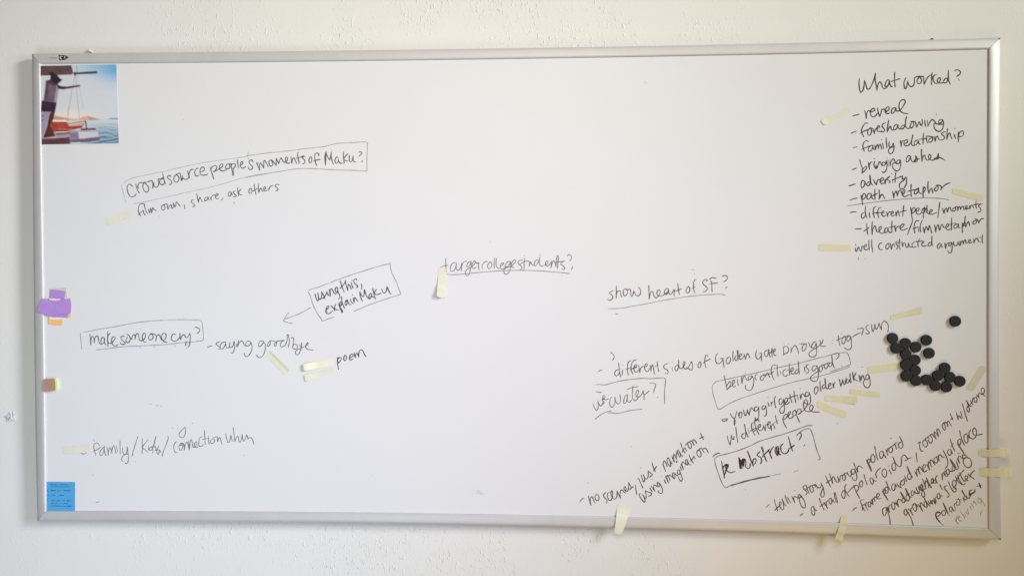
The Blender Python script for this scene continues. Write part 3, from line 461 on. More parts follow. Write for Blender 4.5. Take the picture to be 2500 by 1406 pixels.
('handwriting', 'black underlined handwriting: target college students?', 0, [(2.04, 0.75, '-1395 775 -1388 650 -1384 518 -1375 415|-1543 531 -1476 559 -1392 584 -1333 592|-1116 658 -1191 658 -1250 592 -1272 493 -1242 434 -1175 468 -1133 550 -1116 642 -1121 550 -1099 468 -1058 468 -1008 550 -982 658|-982 658 -991 550 -991 451|-991 501 -974 600 -924 674 -874 699 -849 683|-740 691 -790 682 -840 625 -854 550 -807 553 -757 633 -740 699|-740 699 -740 583 -766 451 -799 351 -837 323 -882 351 -894 409 -849 484 -724 558 -657 624 -632 682 -657 702 -699 649 -716 566 -682 508 -616 542|-649 674 -574 641 -532 641|-599 624 -557 666 -557 583 -544 470|-324 685 -382 685 -441 624 -466 541 -441 496|-266 673 -316 607 -316 524 -283 500 -224 566 -216 640 -249 678 -283 665|-141 789 -158 648 -155 508|-95 772 -112 648 -92 549 -50 513 0 524|0 565 58 598 83 640 41 648 5 598 0 532 25 496 91 507 149 565|249 689 191 681 141 631 116 565 132 532 190 565 240 631 257 689|257 681 265 582 232 449 174 367 124 367 91 417 99 483 174 532 273 565 356 639 389 713 356 730 307 680 270 582 306 532 356 532|571 713 505 721 447 672 456 631 522 573 552 523 530 490 492 495|618 771 604 647 596 485|596 828 613 825|497 614 571 664 704 696 737 663 724 556|724 556 753 630 770 688 795 605 836 581|965 712 918 721 869 671 856 597 885 572 935 630 968 704|993 753 981 679 993 597 1042 567 1100 580|1009 874 1004 852|998 828 996 811|996 791 993 762|1100 580 1166 613 1202 671 1182 704 1149 671 1141 605 1174 567 1232 596 1273 662|1289 703 1281 613 1273 514|1273 514 1298 613 1339 703 1372 662 1405 544|1405 544 1413 678 1429 810 1454 843 1466 794 1454 646 1438 497|1380 654 1495 678 1618 695|1618 695 1528 645 1520 621 1594 563 1624 514 1602 481 1553 497|1689 818 1717 856 1758 850 1794 801 1783 744 1750 691|1816 563 1808 513 1788 472|1569 324 1574 316')]),
('pen_line', 'thin pen underline below the target question', 0, [(1.95, 0.65, '-1362 372 -1308 360 -1225 355 -1058 360 -857 376 -557 409 -308 430 25 453 356 461 604 462 935 452 1265 428 1512 407 1755 379')]),
('handwriting', 'brown underlined handwriting: show heart of SF?', 1, [(2.3, 0.85, '2841 -44 2784 -70 2734 -110 2777 -142 2824 -192 2806 -256 2749 -292 2691 -268|2910 74 2910 -70 2906 -245|2906 -245 2916 -127 2948 -63 3005 -48 3024 -113 3038 -199 3053 -199|3155 5 3105 -20 3087 -84 3095 -156 3134 -177 3177 -141 3191 -70 3169 -27 3148 -20 3212 -20 3262 -20 3269 -84 3276 -170 3298 -192 3329 -127 3348 -48|3348 -48 3376 -127 3426 -177 3476 -170 3514 -112 3514 -41 3483 16 3451 38|3717 85 3724 -84 3725 -263|3725 -263 3746 -155 3781 -70 3817 -70 3838 -155 3881 -227 3916 -220 3973 -155 4001 -76 3980 -34 3945 -41 3916 -105 3938 -162 3994 -181 4065 -169 4122 -126 4200 -69 4214 -26 4178 9 4129 -19 4100 -76 4115 -126 4150 -148 4200 -84|4186 -41 4221 -112 4249 -148 4292 -112 4320 -41|4341 -12 4341 -84 4348 -195|4346 -112 4355 -55 4370 -19|4433 138 4447 16 4473 -148|4384 -62 4447 -34 4525 -5|4702 66 4659 16 4638 -48 4652 -98 4695 -100 4730 -48 4727 16 4695 62|4892 223 4871 233 4836 195 4822 116 4826 2 4843 -69 4860 -105|4775 2 4871 52|5132 185 5160 209 5146 230 5096 223 5051 173 5061 116 5118 66 5160 24 5153 -26 5104 -69 5052 -76|5212 227 5251 262 5307 273 5381 261|5248 202 5272 130 5273 17 5280 -80|5220 123 5308 133 5413 145|5525 304 5567 327 5631 322 5659 280 5638 230 5564 166|5645 52 5624 31 5610 14|4835 366 4854 370|4800 473 4831 470|2892 -629 2956 -629')]),
('pen_line', 'thin pen underline below the heart question', 1, [(1.9, 0.6, '2702 -496 2813 -498 2970 -493 3113 -478 3284 -442 3540 -399 3810 -344 4094 -287 4377 -241 4660 -198 4942 -166 5153 -147 5364 -140 5505 -140 5603 -154')]),
('handwriting', 'black handwriting: - family / Kids / connection when', 0, [(1.86, 0.8, '-11000 -4292 -10922 -4316 -10844 -4286|-10666 -3920 -10622 -3988|-10478 -4093 -10556 -4019 -10622 -4041 -10645 -4138 -10623 -4223 -10586 -4355|-10667 -4234 -10568 -4201 -10457 -4135|-10357 -4113 -10424 -4178 -10479 -4264 -10469 -4349 -10413 -4327 -10369 -4220 -10364 -4091 -10358 -4198 -10325 -4337 -10303 -4347|-10291 -4112 -10269 -4218 -10254 -4342|-10254 -4342 -10247 -4218 -10203 -4132 -10170 -4217 -10159 -4292|-10159 -4292 -10148 -4174 -10103 -4088 -10070 -4173 -10042 -4290|-10037 -4088 -10005 -4247|-9937 -3948 -9938 -4108 -9932 -4304|-9872 -4128 -9862 -4256 -9818 -4320 -9774 -4287 -9751 -4201 -9746 -4105 -9725 -4276 -9712 -4382 -9726 -4510 -9764 -4549 -9808 -4533|-9708 -4297 -9818 -4320 -9884 -4384 -9895 -4449 -9863 -4502|-9453 -3829 -9508 -3996 -9564 -4167 -9616 -4360|-9616 -4360 -9587 -4306|-9522 -4486 -9511 -4495|-9343 -3887 -9338 -4079 -9345 -4288|-9179 -3917 -9245 -3993 -9333 -4122 -9268 -4185 -9180 -4248|-9169 -4088 -9180 -4194|-9135 -3949 -9124 -3957|-9059 -4097 -9136 -4130 -9158 -4183 -9103 -4193 -9059 -4118 -9015 -3990 -8977 -3824 -9004 -3969 -9053 -4140 -9060 -4267|-9026 -4075 -8993 -4096 -8972 -4181 -8994 -4203|-8994 -4192 -8895 -4180 -8830 -4254|-8895 -4074 -8928 -4138 -8950 -4223 -8935 -4287 -8900 -4287 -8884 -4201|-8664 -3826 -8642 -3848 -8664 -3943 -8720 -4093 -8775 -4221 -8808 -4354|-8189 -3577 -8270 -3652 -8347 -3748 -8347 -3823 -8271 -3858 -8216 -3821 -8183 -3704 -8189 -3581|-8424 -3951 -8490 -4048 -8490 -4175 -8447 -4249 -8403 -4242|-8260 -3992 -8326 -4014 -8359 -4089 -8337 -4173 -8305 -4184 -8261 -4109 -8250 -4002 -8326 -4067 -8261 -4045 -8228 -4023 -8218 -4193|-8218 -4193 -8195 -4065 -8151 -3969 -8108 -4064 -8082 -4191|-8108 -3937 -8086 -4064 -8076 -4149 -8060 -3979 -8031 -3894 -7999 -3999 -7977 -4105 -7912 -4083 -7879 -3987 -7901 -3956 -7944 -3999 -7945 -4062 -7890 -4108 -7836 -4082|-7737 -3827 -7792 -3848 -7829 -3955 -7825 -4061 -7770 -4082 -7705 -4017|-7682 -3656 -7672 -3805 -7662 -4038|-7737 -3901 -7563 -3856|-7574 -3804 -7564 -3952 -7553 -4026|-7455 -3866 -7520 -3930 -7520 -3983 -7466 -3997 -7411 -3929 -7433 -3855 -7346 -3822 -7336 -3949|-7325 -3949 -7292 -3843 -7259 -3853 -7238 -3948 -7212 -4022|-7118 -3731 -7097 -3840 -7054 -3967 -7021 -3956 -6988 -3839 -6977 -3776 -6956 -3881 -6913 -3944|-6922 -3574 -6901 -3711 -6874 -3944|-6874 -3944 -6826 -3816 -6793 -3805 -6761 -3942 -6729 -3953 -6696 -3857 -6685 -3751 -6670 -3857 -6642 -3930 -6588 -3835 -6556 -3760 -6545 -3813 -6513 -3876|-6545 -3876 -6458 -3833 -6405 -3896 -6373 -4012|-8008 -3480 -7993 -3484|-6654 -4301 -6622 -4300|-8543 -3612 -8517 -3612|-8401 -3622 -8390 -3630')]),
('handwriting', 'larger dark handwriting: What worked?', 1, [(2.9, 0.95, '8837 5157 8829 5024 8846 4883 8873 4803|8873 4803 8924 4864 8950 4987 8961 5107|8961 5107 8993 5004 9028 4898 9071 4889 9131 4985 9182 5107 9225 5283|9225 5283 9220 5107 9243 4983 9261 4856|9261 4856 9278 4965 9312 5052 9346 5061 9372 4999 9407 4910 9450 4895 9527 4979 9553 5066 9544 5110 9501 5099 9467 5032 9450 4962 9484 4944 9544 5014 9561 5084 9570 4996 9605 4942 9630 4951|9684 5293 9678 5170 9682 5047 9696 4932|9596 5066 9664 5091 9810 5133|9948 5157 9905 5043 9909 4955 9923 4888|9923 4888 9957 4902 9982 5007 9994 5077|9994 5077 10025 4971 10068 4936 10120 4952 10154 5040 10158 5154 10230 5179 10299 5187|10299 5178 10239 5135 10214 5056 10248 5003 10299 5020 10325 5090 10299 5169 10367 5177 10376 5089 10385 4983|10385 4983 10436 5105 10504 5192 10555 5209|10572 5270 10559 5121 10560 4972|10675 5224 10615 5190 10590 5147 10607 5068 10642 5015 10684 5005 10761 5065 10774 5127 10744 5145 10701 5101 10701 5040 10761 5013 10846 5020|10940 5133 10880 5116 10846 5055 10864 5011 10915 5028 10948 5115|10956 5325 10957 5185 10966 5062 11009 4978|11101 5297 11135 5326 11203 5318 11246 5268 11221 5216 11149 5168|11201 5111 11213 5067')]),
('handwriting', 'dark handwriting: - reveal', 1, [(2.9, 0.95, '8676 4236 8736 4253 8843 4280|8964 4370 8992 4281 9009 4166|9004 4175 9012 4264 9030 4334 9081 4372 9107 4298|9116 4333 9185 4350 9210 4393 9184 4420 9133 4394 9107 4315 9125 4236 9168 4209 9220 4226 9271 4296|9279 4436 9288 4330 9332 4215|9332 4215 9357 4294 9383 4391 9443 4390 9486 4346|9478 4328 9546 4380 9555 4441 9520 4451 9469 4399 9460 4319 9504 4284 9572 4300|9701 4431 9641 4414 9607 4344 9616 4291 9667 4308 9701 4396 9718 4430 9718 4360 9762 4342 9839 4394 9907 4498 9938 4568 9915 4621 9855 4613 9804 4552 9787 4447 9813 4359 9890 4296 10002 4277')]),
('handwriting', 'dark handwriting: - foreshadowing', 1, [(2.8, 0.95, '8637 3813 8703 3840 8775 3869|9048 4055 8987 4061 8927 3982 8893 3877 8919 3788 8949 3717|8855 3807 8945 3859 9048 3902|9083 3928 9040 3858 9048 3787 9083 3760 9121 3804 9134 3892 9091 3945 9169 3918 9178 3874 9207 3794|9204 3803 9212 3873 9246 3926 9281 3934|9290 3925 9324 3960 9315 3995 9281 3978 9264 3908 9290 3855 9350 3854 9384 3871|9470 4064 9401 4029 9384 3977 9436 3914 9448 3870 9385 3836 9342 3854|9544 4133 9522 3993 9505 3834|9505 3834 9548 3922 9582 3983 9603 3921 9626 3877 9668 3894|9737 4025 9685 3991 9660 3930 9686 3885 9737 3920 9763 4016 9772 3937 9815 3901 9858 3918|9917 4006 9866 3989 9832 3936 9849 3901 9900 3927 9934 4005|9968 4216 9943 4076 9943 3988 9986 3917 10055 3925|10097 4074 10063 4004 10055 3934 10098 3933 10140 4003 10114 4082 10063 4083 10166 4082 10192 4020 10209 3941|10209 3941 10243 4019 10269 4081 10295 4019 10320 3983 10346 4053 10337 4141|10406 4114 10406 4052 10423 3964|10465 4113 10475 3964|10475 3964 10526 4068 10577 4129 10619 4102 10671 4032|10670 4256 10687 4249|10833 4117 10773 4127 10731 4084 10739 4040 10782 4048 10833 4100 10847 3994 10817 3890 10740 3834 10663 3874 10620 3962 10628 4032 10714 4014 10842 4012')]),
('handwriting', 'dark handwriting: - family relationship', 1, [(2.6, 0.95, '8690 3464 8747 3472 8790 3479|9063 3607 9006 3628 8954 3594 8928 3506 8946 3417 8964 3364|8891 3418 8998 3461 9118 3504|9153 3521 9101 3495 9058 3425 9067 3372 9119 3380 9162 3450 9170 3521 9174 3450 9205 3400|9213 3520 9231 3406 9248 3485 9282 3537 9300 3431|9300 3422 9317 3502 9342 3545 9369 3466 9381 3416|9368 3651 9380 3647|9394 3571 9412 3501 9420 3430|9483 3703 9489 3588 9506 3447|9558 3605 9549 3517 9575 3464 9618 3481 9652 3569 9670 3480 9662 3375 9619 3314 9576 3305 9541 3341 9558 3429 9696 3489|9824 3628 9833 3549 9842 3470|9842 3478 9850 3566 9876 3619 9910 3627|9919 3548 9988 3574 9996 3635 9962 3644 9919 3601 9910 3531 9945 3495 10005 3503 10056 3547 10099 3652 10124 3766 10099 3652 10091 3529 10125 3493 10168 3510|10236 3633 10185 3616 10150 3563 10168 3510 10219 3536 10253 3615 10262 3544 10305 3526|10372 3807 10365 3649 10365 3517|10270 3650 10373 3658 10459 3665|10441 3727 10450 3613 10476 3551|10578 3682 10518 3656 10493 3604 10527 3568 10578 3611 10595 3664 10561 3708 10458 3727 10612 3699|10629 3716 10638 3646 10650 3593 10672 3698 10706 3724 10724 3662 10767 3627|10767 3627 10835 3635 10877 3678 10852 3731 10800 3767 10826 3810 10894 3827|10945 3906 10928 3783 10929 3634|10929 3634 10962 3765 10996 3800 11022 3712 11048 3650|11099 3764 11116 3711 11133 3658|11110 3907 11124 3900|11201 3815 11193 3692 11202 3570|11202 3622 11210 3745 11243 3823 11303 3840 11325 3778 11295 3717 11201 3692')]),
('handwriting', 'dark handwriting: - bringing ashes', 1, [(2.6, 0.95, '8668 2925 8722 2939 8784 2964|8852 3168 8882 3049 8918 2945 8914 2849|8894 2834 8926 2848 8984 2907 9024 2966 9013 3004 8976 2989 8926 2930|9067 3100 9071 3018 9093 2917|9093 2917 9085 3018 9107 3084 9150 3114|9212 3128 9194 3032 9230 2942|9193 3190 9208 3186|9238 2942 9245 3031 9260 2942 9303 3060 9339 3119 9361 3075 9390 3015 9433 3022|9469 3074 9418 3104 9390 3060 9404 3015 9448 3029 9484 3088 9491 3140 9506 3029 9492 2925 9456 2859 9412 2849 9383 2874|9505 3199 9514 3195|9531 3155 9535 2992|9578 3162 9578 3006|9578 3006 9607 3117 9657 3183 9686 3138 9715 3071 9766 3056 9816 3100|9816 3152 9766 3145 9737 3101 9752 3056 9802 3071 9824 3152 9831 3026 9803 2915 9738 2879 9672 2924 9633 3006 9643 3057 9694 3086|10069 3231 10025 3261 9982 3202 9961 3128 9975 3099 10026 3128 10062 3201 10072 3246 10076 3157 10112 3105 10170 3104 10192 3185 10191 3252 10228 3170 10221 3119 10177 3097 10156 3134 10285 3177|10328 3413 10325 3288 10343 3103|10343 3103 10350 3184 10379 3258 10407 3257 10422 3191 10458 3138 10509 3153 10552 3212 10544 3263 10515 3278 10494 3227 10516 3160 10588 3137 10660 3166 10702 3210 10724 3306|10724 3306 10738 3210 10717 3166 10660 3166 10623 3181|10624 3174 10688 3195 10774 3195 10882 3134')]),
('handwriting', 'dark handwriting: - adversity', 1, [(2.8, 0.95, '8592 2524 8665 2546 8755 2575|8963 2648 8919 2655 8890 2589 8891 2507 8912 2473 8956 2514 8978 2588 8977 2640 8992 2573 9014 2551|9116 2617 9065 2617 9028 2573 9036 2528 9079 2535 9116 2617 9100 2795 9108 2661 9145 2557 9174 2530|9181 2683 9210 2616 9254 2544|9254 2544 9275 2630 9297 2675 9347 2674 9376 2704|9340 2630 9413 2652 9420 2703 9391 2718 9348 2660 9351 2600 9391 2570 9449 2599|9466 2688 9456 2614 9464 2567|9464 2567 9485 2658 9521 2717 9579 2754 9528 2717 9507 2688 9565 2643 9587 2613 9551 2591|9637 2672 9645 2598|9615 2828 9622 2817|9716 2842 9702 2731 9702 2600|9630 2657 9767 2715 9883 2762|9883 2762 9868 2700 9890 2677 9933 2707 9962 2736 9977 2654 9963 2551 9913 2462 9862 2436 9811 2478 9804 2552 9840 2604 9883 2633 9941 2684')]),
('handwriting', 'dark underlined handwriting: - path metaphor', 1, [(2.8, 0.95, '8620 2174 8695 2204 8797 2230|8884 2292 8906 2202 8926 2061|8916 2158 8920 2276 8957 2336 8993 2313 8993 2246 8957 2202 8921 2187|9131 2334 9073 2335 9029 2276 9037 2202 9073 2194 9117 2253 9138 2334 9131 2260 9160 2216 9189 2200|9220 2453 9218 2319 9221 2174|9146 2275 9247 2319 9283 2341|9319 2430 9327 2304 9320 2192|9320 2192 9356 2274 9392 2318 9421 2273 9458 2199|9645 2383 9660 2301 9675 2220|9675 2220 9682 2301 9725 2397 9747 2330 9754 2271|9754 2271 9776 2360 9826 2419 9862 2330 9899 2307|9899 2314 9935 2373 9934 2425 9898 2411 9877 2344 9892 2270 9942 2252 10000 2284 10058 2298|10086 2557 10079 2417 10090 2251|10007 2380 10115 2409 10259 2430|10266 2467 10209 2431 10166 2372 10173 2312 10216 2327 10259 2401 10266 2460 10274 2356 10332 2319|10374 2489 10368 2356 10372 2225|10372 2296 10374 2430 10403 2488 10425 2444 10404 2385 10372 2341|10489 2624 10482 2473 10505 2325|10505 2325 10533 2414 10569 2458 10583 2398 10605 2339|10684 2486 10641 2442 10641 2398 10677 2383 10720 2427 10720 2494 10676 2523 10777 2515 10806 2471 10785 2404|10785 2404 10835 2478 10906 2544 11007 2584')]),
('pen_line', 'thin pen underline below path metaphor', 1, [(1.7, 0.8, '8565 2034 8812 2072 9103 2109 9393 2147 9755 2182 10116 2206 10404 2218 10620 2213 10836 2197 10987 2167')]),
('handwriting', 'dark handwriting: - different people/moments', 1, [(2.5, 0.95, '8626 1874 8705 1886 8782 1889|8997 2038 8988 1902 9006 1794 9030 1736|8962 1866 8909 1840 8900 1758 8927 1726 8971 1758 9006 1866|9094 1884 9086 1812 9104 1739|9085 1951 9096 1942|9253 2009 9209 2001 9183 1920 9192 1811 9219 1730|9156 1838 9245 1865 9324 1864|9377 1991 9324 1982 9289 1901 9294 1810 9316 1734|9254 1847 9333 1864 9386 1864|9395 1846 9439 1873 9430 1909 9395 1882 9386 1819 9430 1774 9483 1800|9500 1882 9518 1827 9527 1764 9536 1836 9571 1890 9597 1872|9606 1827 9659 1854 9650 1899 9615 1881 9606 1809 9642 1782 9694 1799|9720 1889 9730 1781 9747 1853 9773 1916 9791 1862 9809 1781|9913 2042 9896 1916 9888 1771|9800 1862 9879 1898 9975 1915|10075 1996 10090 1896 10099 1788 10126 1662|10099 1842 10107 1932 10159 1995 10186 1941 10160 1878 10116 1842|10212 1896 10265 1913 10274 1967 10230 1968 10204 1905 10230 1824 10292 1823 10344 1877|10414 1984 10353 1940 10344 1859 10388 1850 10423 1930 10405 1994 10388 1877 10374 1724|10405 1931 10458 1966 10475 1912 10441 1849|10466 2047 10458 1912 10493 1831 10537 1831|10528 1858 10589 1902 10580 1939 10537 1912 10528 1831 10598 1822 10703 1866|10769 2117 10747 1947 10721 1735|10825 1964 10852 1892 10869 1829|10869 1829 10886 1928 10921 1973 10939 1892 10948 1865 10974 1963 11009 1990 11035 1909 11070 1882|11131 1980 11087 1963 11070 1909 11114 1891 11148 1944 11131 1989 11183 1998 11192 1899|11192 1899 11209 1980 11244 2007 11262 1926 11288 1997 11322 2015 11340 1934 11375 1943 11418 1997 11401 2024 11375 1997 11392 1934 11453 1960|11470 2023 11479 1942 11496 2014 11531 2041 11566 1969|11626 2130 11618 2049 11636 1950|11566 2040 11662 2058 11780 2062|11731 2057 11679 2022 11714 1977 11740 1923 11723 1878 11666 1861')]),
('handwriting', 'dark handwriting: - theatre/film metaphor', 1, [(2.5, 0.95, '8746 1470 8822 1466 8901 1473|9025 1604 9030 1486 9052 1327|8949 1406 9034 1468 9087 1504|9161 1652 9149 1486 9155 1323|9155 1323 9175 1468 9219 1549 9246 1486 9273 1395 9326 1413 9378 1494 9360 1530 9325 1494 9326 1413 9370 1359 9432 1367 9476 1412|9528 1484 9484 1485 9449 1412 9467 1367 9520 1394 9537 1484 9546 1412 9590 1372 9616 1394|9633 1668 9625 1538 9631 1367|9554 1502 9651 1520 9722 1538|9695 1547 9704 1466 9722 1393 9731 1484 9783 1528 9818 1519|9828 1465 9898 1528 9924 1573 9880 1582 9836 1537 9828 1465 9872 1432 9933 1447 10000 1482|10126 1662 10091 1572 10056 1482 10004 1324|10275 1661 10213 1662 10170 1590 10161 1482 10176 1359|10123 1464 10214 1499 10249 1508|10258 1499 10267 1391|10357 1679 10310 1571 10302 1463 10320 1382|10372 1508 10390 1445 10404 1364 10416 1444 10451 1525 10477 1444 10495 1426 10520 1552 10547 1480 10583 1357|10643 1560 10661 1480 10674 1380|10674 1380 10687 1479 10730 1569 10748 1479 10771 1425 10792 1533 10827 1578 10853 1506 10888 1488|10932 1496 10984 1550 10958 1586 10923 1550 10914 1478 10958 1433 11019 1460|11053 1738 11045 1586 11046 1424|10984 1568 11141 1603|11185 1585 11124 1558 11098 1504 11133 1468 11185 1513 11211 1585 11211 1504 11246 1477|11306 1620 11298 1513 11308 1365|11298 1477 11333 1584 11368 1611 11359 1548 11307 1513|11376 1772 11359 1620 11386 1494|11386 1494 11420 1602 11455 1638 11464 1584 11481 1530|11620 1655 11568 1646 11550 1583 11594 1574 11637 1619 11637 1690 11594 1700 11663 1672 11690 1600|11690 1600 11716 1663 11750 1699 11811 1711')]),
('handwriting', 'dark handwriting: well constructed argument', 1, [(2.4, 0.9, '8757 1099 8766 1053|8752 1008 8761 945 8774 905|8774 905 8806 963 8832 1035 8850 981 8885 917 8912 980 8912 1044 8965 1035|8991 1016 9026 1071 9009 1098 8973 1053 8968 980 9009 953 9062 980|9079 1197 9080 1052 9089 944|9150 1218 9150 1052 9177 889|9397 1124 9344 1115 9314 1052 9327 979 9371 952 9403 961|9538 1114 9494 1069 9486 997 9521 970 9565 1033 9547 1114 9591 1105 9609 1033 9618 960|9618 960 9644 1069 9679 1105 9697 1024|9767 1168 9723 1141 9732 1105 9767 1050 9776 1005 9732 969|9820 1222 9802 1086 9829 956|9750 1123 9881 1140|9873 1122 9891 1032 9899 1104 9943 1122 9961 1050 9987 1005 10022 1050 10031 1122 10049 1040 10084 1013 10128 1031|10163 1139 10119 1112 10110 1049 10137 1013 10207 1031|10294 1229 10250 1121 10260 1022|10180 1157 10285 1157 10356 1175|10338 1103 10399 1138 10382 1166 10347 1121 10356 1048 10417 1039 10470 1066|10566 1138 10513 1120 10496 1048 10540 1039 10575 1120 10583 1291 10580 1156 10592 1048|10785 1119 10732 1083 10710 1012 10742 984 10785 1047 10802 1101 10811 1038 10838 1011|10890 1119 10899 1047 10913 975|10913 975 10925 1065 10960 1119 11003 1118|11047 1136 11003 1118 10986 1047 11021 1046 11056 1136 11065 1028 11048 903 11013 870 10969 903 10960 930|11099 1154 11099 1082 11143 1046 11187 1082 11204 1154 11213 1100 11239 1046|11247 1163 11257 1055 11274 1136 11308 1171 11326 1082 11352 1180 11378 1189 11396 1108 11431 1117|11448 1135 11500 1180 11474 1207 11448 1162 11474 1108 11535 1144|11570 1215 11579 1108 11604 1197 11656 1233 11683 1161 11718 1134|11786 1322 11770 1206 11779 1107|11700 1242 11787 1263|8833 773 8828 709|8992 736 9001 731')]),
('handwriting', 'dark handwriting, partly rubbed out: - different sides of Golden Gate Bridge : fog, arrow, sun', 1, [(2.2, 0.85, '2772 -1598 2826 -1636 2860 -1690 2849 -1751 2811 -1793|2429 -2083 2438 -2086|2467 -2076 2506 -2049 2564 -2036|2971 -1850 2982 -1973 2994 -2095 3024 -2210|2994 -2018 2925 -2034 2880 -2080 2880 -2157 2925 -2184 2971 -2141 2991 -2049|3073 -1908 3085 -1914|3070 -2026 3062 -2095 3062 -2164|3283 -1802 3230 -1818 3199 -1879 3189 -1971 3195 -2078 3210 -2163|3143 -2033 3207 -1994 3268 -1971|3417 -1771 3359 -1787 3306 -1848 3283 -1940 3291 -2047 3326 -2139|3250 -2029 3329 -1986 3405 -1939|3329 -2001 3405 -1970 3428 -1909 3397 -1894 3359 -1940 3356 -2032 3397 -2085 3450 -2062 3473 -2016|3473 -1916 3481 -2000 3499 -2104|3499 -2104 3511 -2015 3549 -1954 3602 -1938|3602 -1954 3663 -1938 3686 -1884 3655 -1869 3625 -1923 3625 -2015 3671 -2072 3716 -2045 3746 -1983|3754 -1907 3769 -1983 3769 -2067|3769 -2067 3784 -1968 3807 -1891 3830 -1952 3860 -2138|3928 -1814 3936 -1921 3969 -2074|3875 -1937 3951 -1906|4201 -1866 4133 -1882 4087 -1935 4102 -1981 4178 -2026 4201 -2072 4178 -2118 4125 -2111|4296 -1949 4307 -2048|4291 -1820 4302 -1827|4458 -1902 4397 -1918 4367 -1972 4382 -2040 4420 -2040 4450 -1964 4462 -1765 4458 -1887 4480 -1971 4526 -1994|4526 -1994 4586 -1932 4616 -1841 4601 -1810 4571 -1856 4578 -1948 4616 -2001 4677 -1978 4737 -1886 4774 -1802|4774 -1802 4800 -1885 4797 -1992 4767 -2023 4707 -1992 4654 -1962|4985 -1808 4948 -1862 4933 -1930 4955 -1968 4993 -1945 5011 -1869 4993 -1816|5176 -1685 5166 -1652 5128 -1663 5106 -1731 5106 -1853 5136 -1967|5061 -1853 5143 -1792 5241 -1743|5416 -1600 5376 -1669 5369 -1775 5399 -1851 5451 -1859 5519 -1805 5549 -1729 5477 -1737|5549 -1721 5561 -1835 5579 -1960'), (2.2, 0.85, '5706 -1683 5651 -1721 5628 -1796 5651 -1861 5697 -1852 5734 -1776 5724 -1702|5798 -1542 5789 -1683 5802 -1799|5872 -1664 5844 -1701 5844 -1766 5881 -1776 5918 -1682 5918 -1532 5909 -1682 5937 -1757|5899 -1523 5894 -1607|5936 -1682 6001 -1654 6010 -1607 5973 -1616 5946 -1682 5974 -1756 6029 -1719 6065 -1662|6065 -1616 6084 -1681 6102 -1756 6121 -1662 6157 -1597 6185 -1662 6213 -1727|6369 -1521 6351 -1624 6369 -1717 6415 -1745 6470 -1679 6488 -1595 6433 -1608|6494 -1604 6489 -1679 6494 -1787|6635 -1520 6580 -1548 6562 -1632 6590 -1678 6636 -1659 6663 -1547 6672 -1491 6681 -1603 6709 -1696|6745 -1472 6746 -1584 6751 -1696|6700 -1603 6754 -1528 6810 -1491|6755 -1566 6819 -1537 6832 -1491 6800 -1491 6782 -1584 6819 -1658 6846 -1630|6764 -1426 6769 -1435|7020 -1443 7030 -1546 7033 -1648|7029 -1378 7044 -1385|7143 -1359 7143 -1370|7020 -1443 7103 -1424 7148 -1470 7139 -1554 7085 -1601 7030 -1601|7212 -1452 7204 -1582|7204 -1582 7240 -1470 7304 -1395 7350 -1451 7396 -1600|7422 -1361 7504 -1357 7587 -1353|7578 -1353 7514 -1385 7477 -1469 7487 -1534 7532 -1524 7578 -1431 7581 -1357|7628 -1319 7660 -1394 7696 -1449|7814 -1300 7760 -1319 7714 -1393 7724 -1468 7778 -1440 7818 -1337 7824 -1449 7833 -1560 7797 -1663 7734 -1682 7660 -1663 7642 -1598 7706 -1524 7833 -1449 7924 -1355 7906 -1262|7987 -1244 7960 -1337 7906 -1393 7979 -1420 8052 -1414|8200 -1270 8215 -1276|8197 -1336 8215 -1336|8351 -1149 8369 -1298 8397 -1405|8309 -1270 8451 -1205 8623 -1145|8505 -1167 8460 -1204 8437 -1297 8470 -1362 8515 -1297 8527 -1195 8487 -1158|8623 -1158 8569 -1195 8560 -1278 8587 -1297 8632 -1241 8650 -1167 8665 -1296 8669 -1426 8633 -1491 8561 -1492 8492 -1446|8414 -1103 8425 -1108|8696 -1185 8777 -1129 8886 -1077|8804 -990 8867 -977 8949 -971 8940 -1054 8913 -1147|9075 -887 9030 -924 9012 -971 9066 -1036 9103 -1082 9067 -1106 9003 -1091|9153 -869 9160 -980 9184 -1050 9220 -961 9225 -859 9238 -942 9265 -998 9310 -924 9328 -831|9328 -831 9355 -924 9392 -1007|9392 -1007 9391 -886 9454 -794 9517 -831 9557 -941 9536 -1062')]),
('handwriting', 'half boxed dark handwriting: use water?', 1, [(2.0, 0.8, '2391 -2583 2460 -2587 2544 -2602|2338 -2883 2361 -2975 2422 -3048 2460 -2989 2460 -2882 2452 -2805|2452 -2805 2491 -2912 2529 -2942 2575 -2865 2575 -2758|2575 -2742 2552 -2773 2598 -2819 2613 -2850 2567 -2896 2552 -2889|2560 -2781 2621 -2750 2625 -2688 2590 -2673 2575 -2712 2613 -2773 2659 -2780 2720 -2760|2796 -2710 2766 -2756 2750 -2848 2766 -2940 2804 -2974 2857 -2909 2880 -2817 2880 -2709|2880 -2709 2895 -2816 2949 -2885 2994 -2862 3017 -2754 3002 -2647|3177 -2646 3132 -2692 3101 -2784 3101 -2861 3132 -2868 3177 -2783 3192 -2645 3185 -2753 3208 -2829 3253 -2836 3299 -2767|3332 -2414 3317 -2552 3311 -2660 3337 -2767 3390 -2797 3428 -2766 3466 -2689|3174 -2520 3314 -2468 3451 -2447|3421 -2705 3458 -2613 3466 -2551 3436 -2536 3402 -2598 3402 -2674 3436 -2720 3497 -2696 3550 -2627 3580 -2543|3580 -2543 3603 -2657 3603 -2780|3603 -2657 3664 -2611 3732 -2549|3747 -2358 3815 -2350 3876 -2372 3891 -2426 3861 -2502 3838 -2597|3952 -2693 3929 -2723')]),
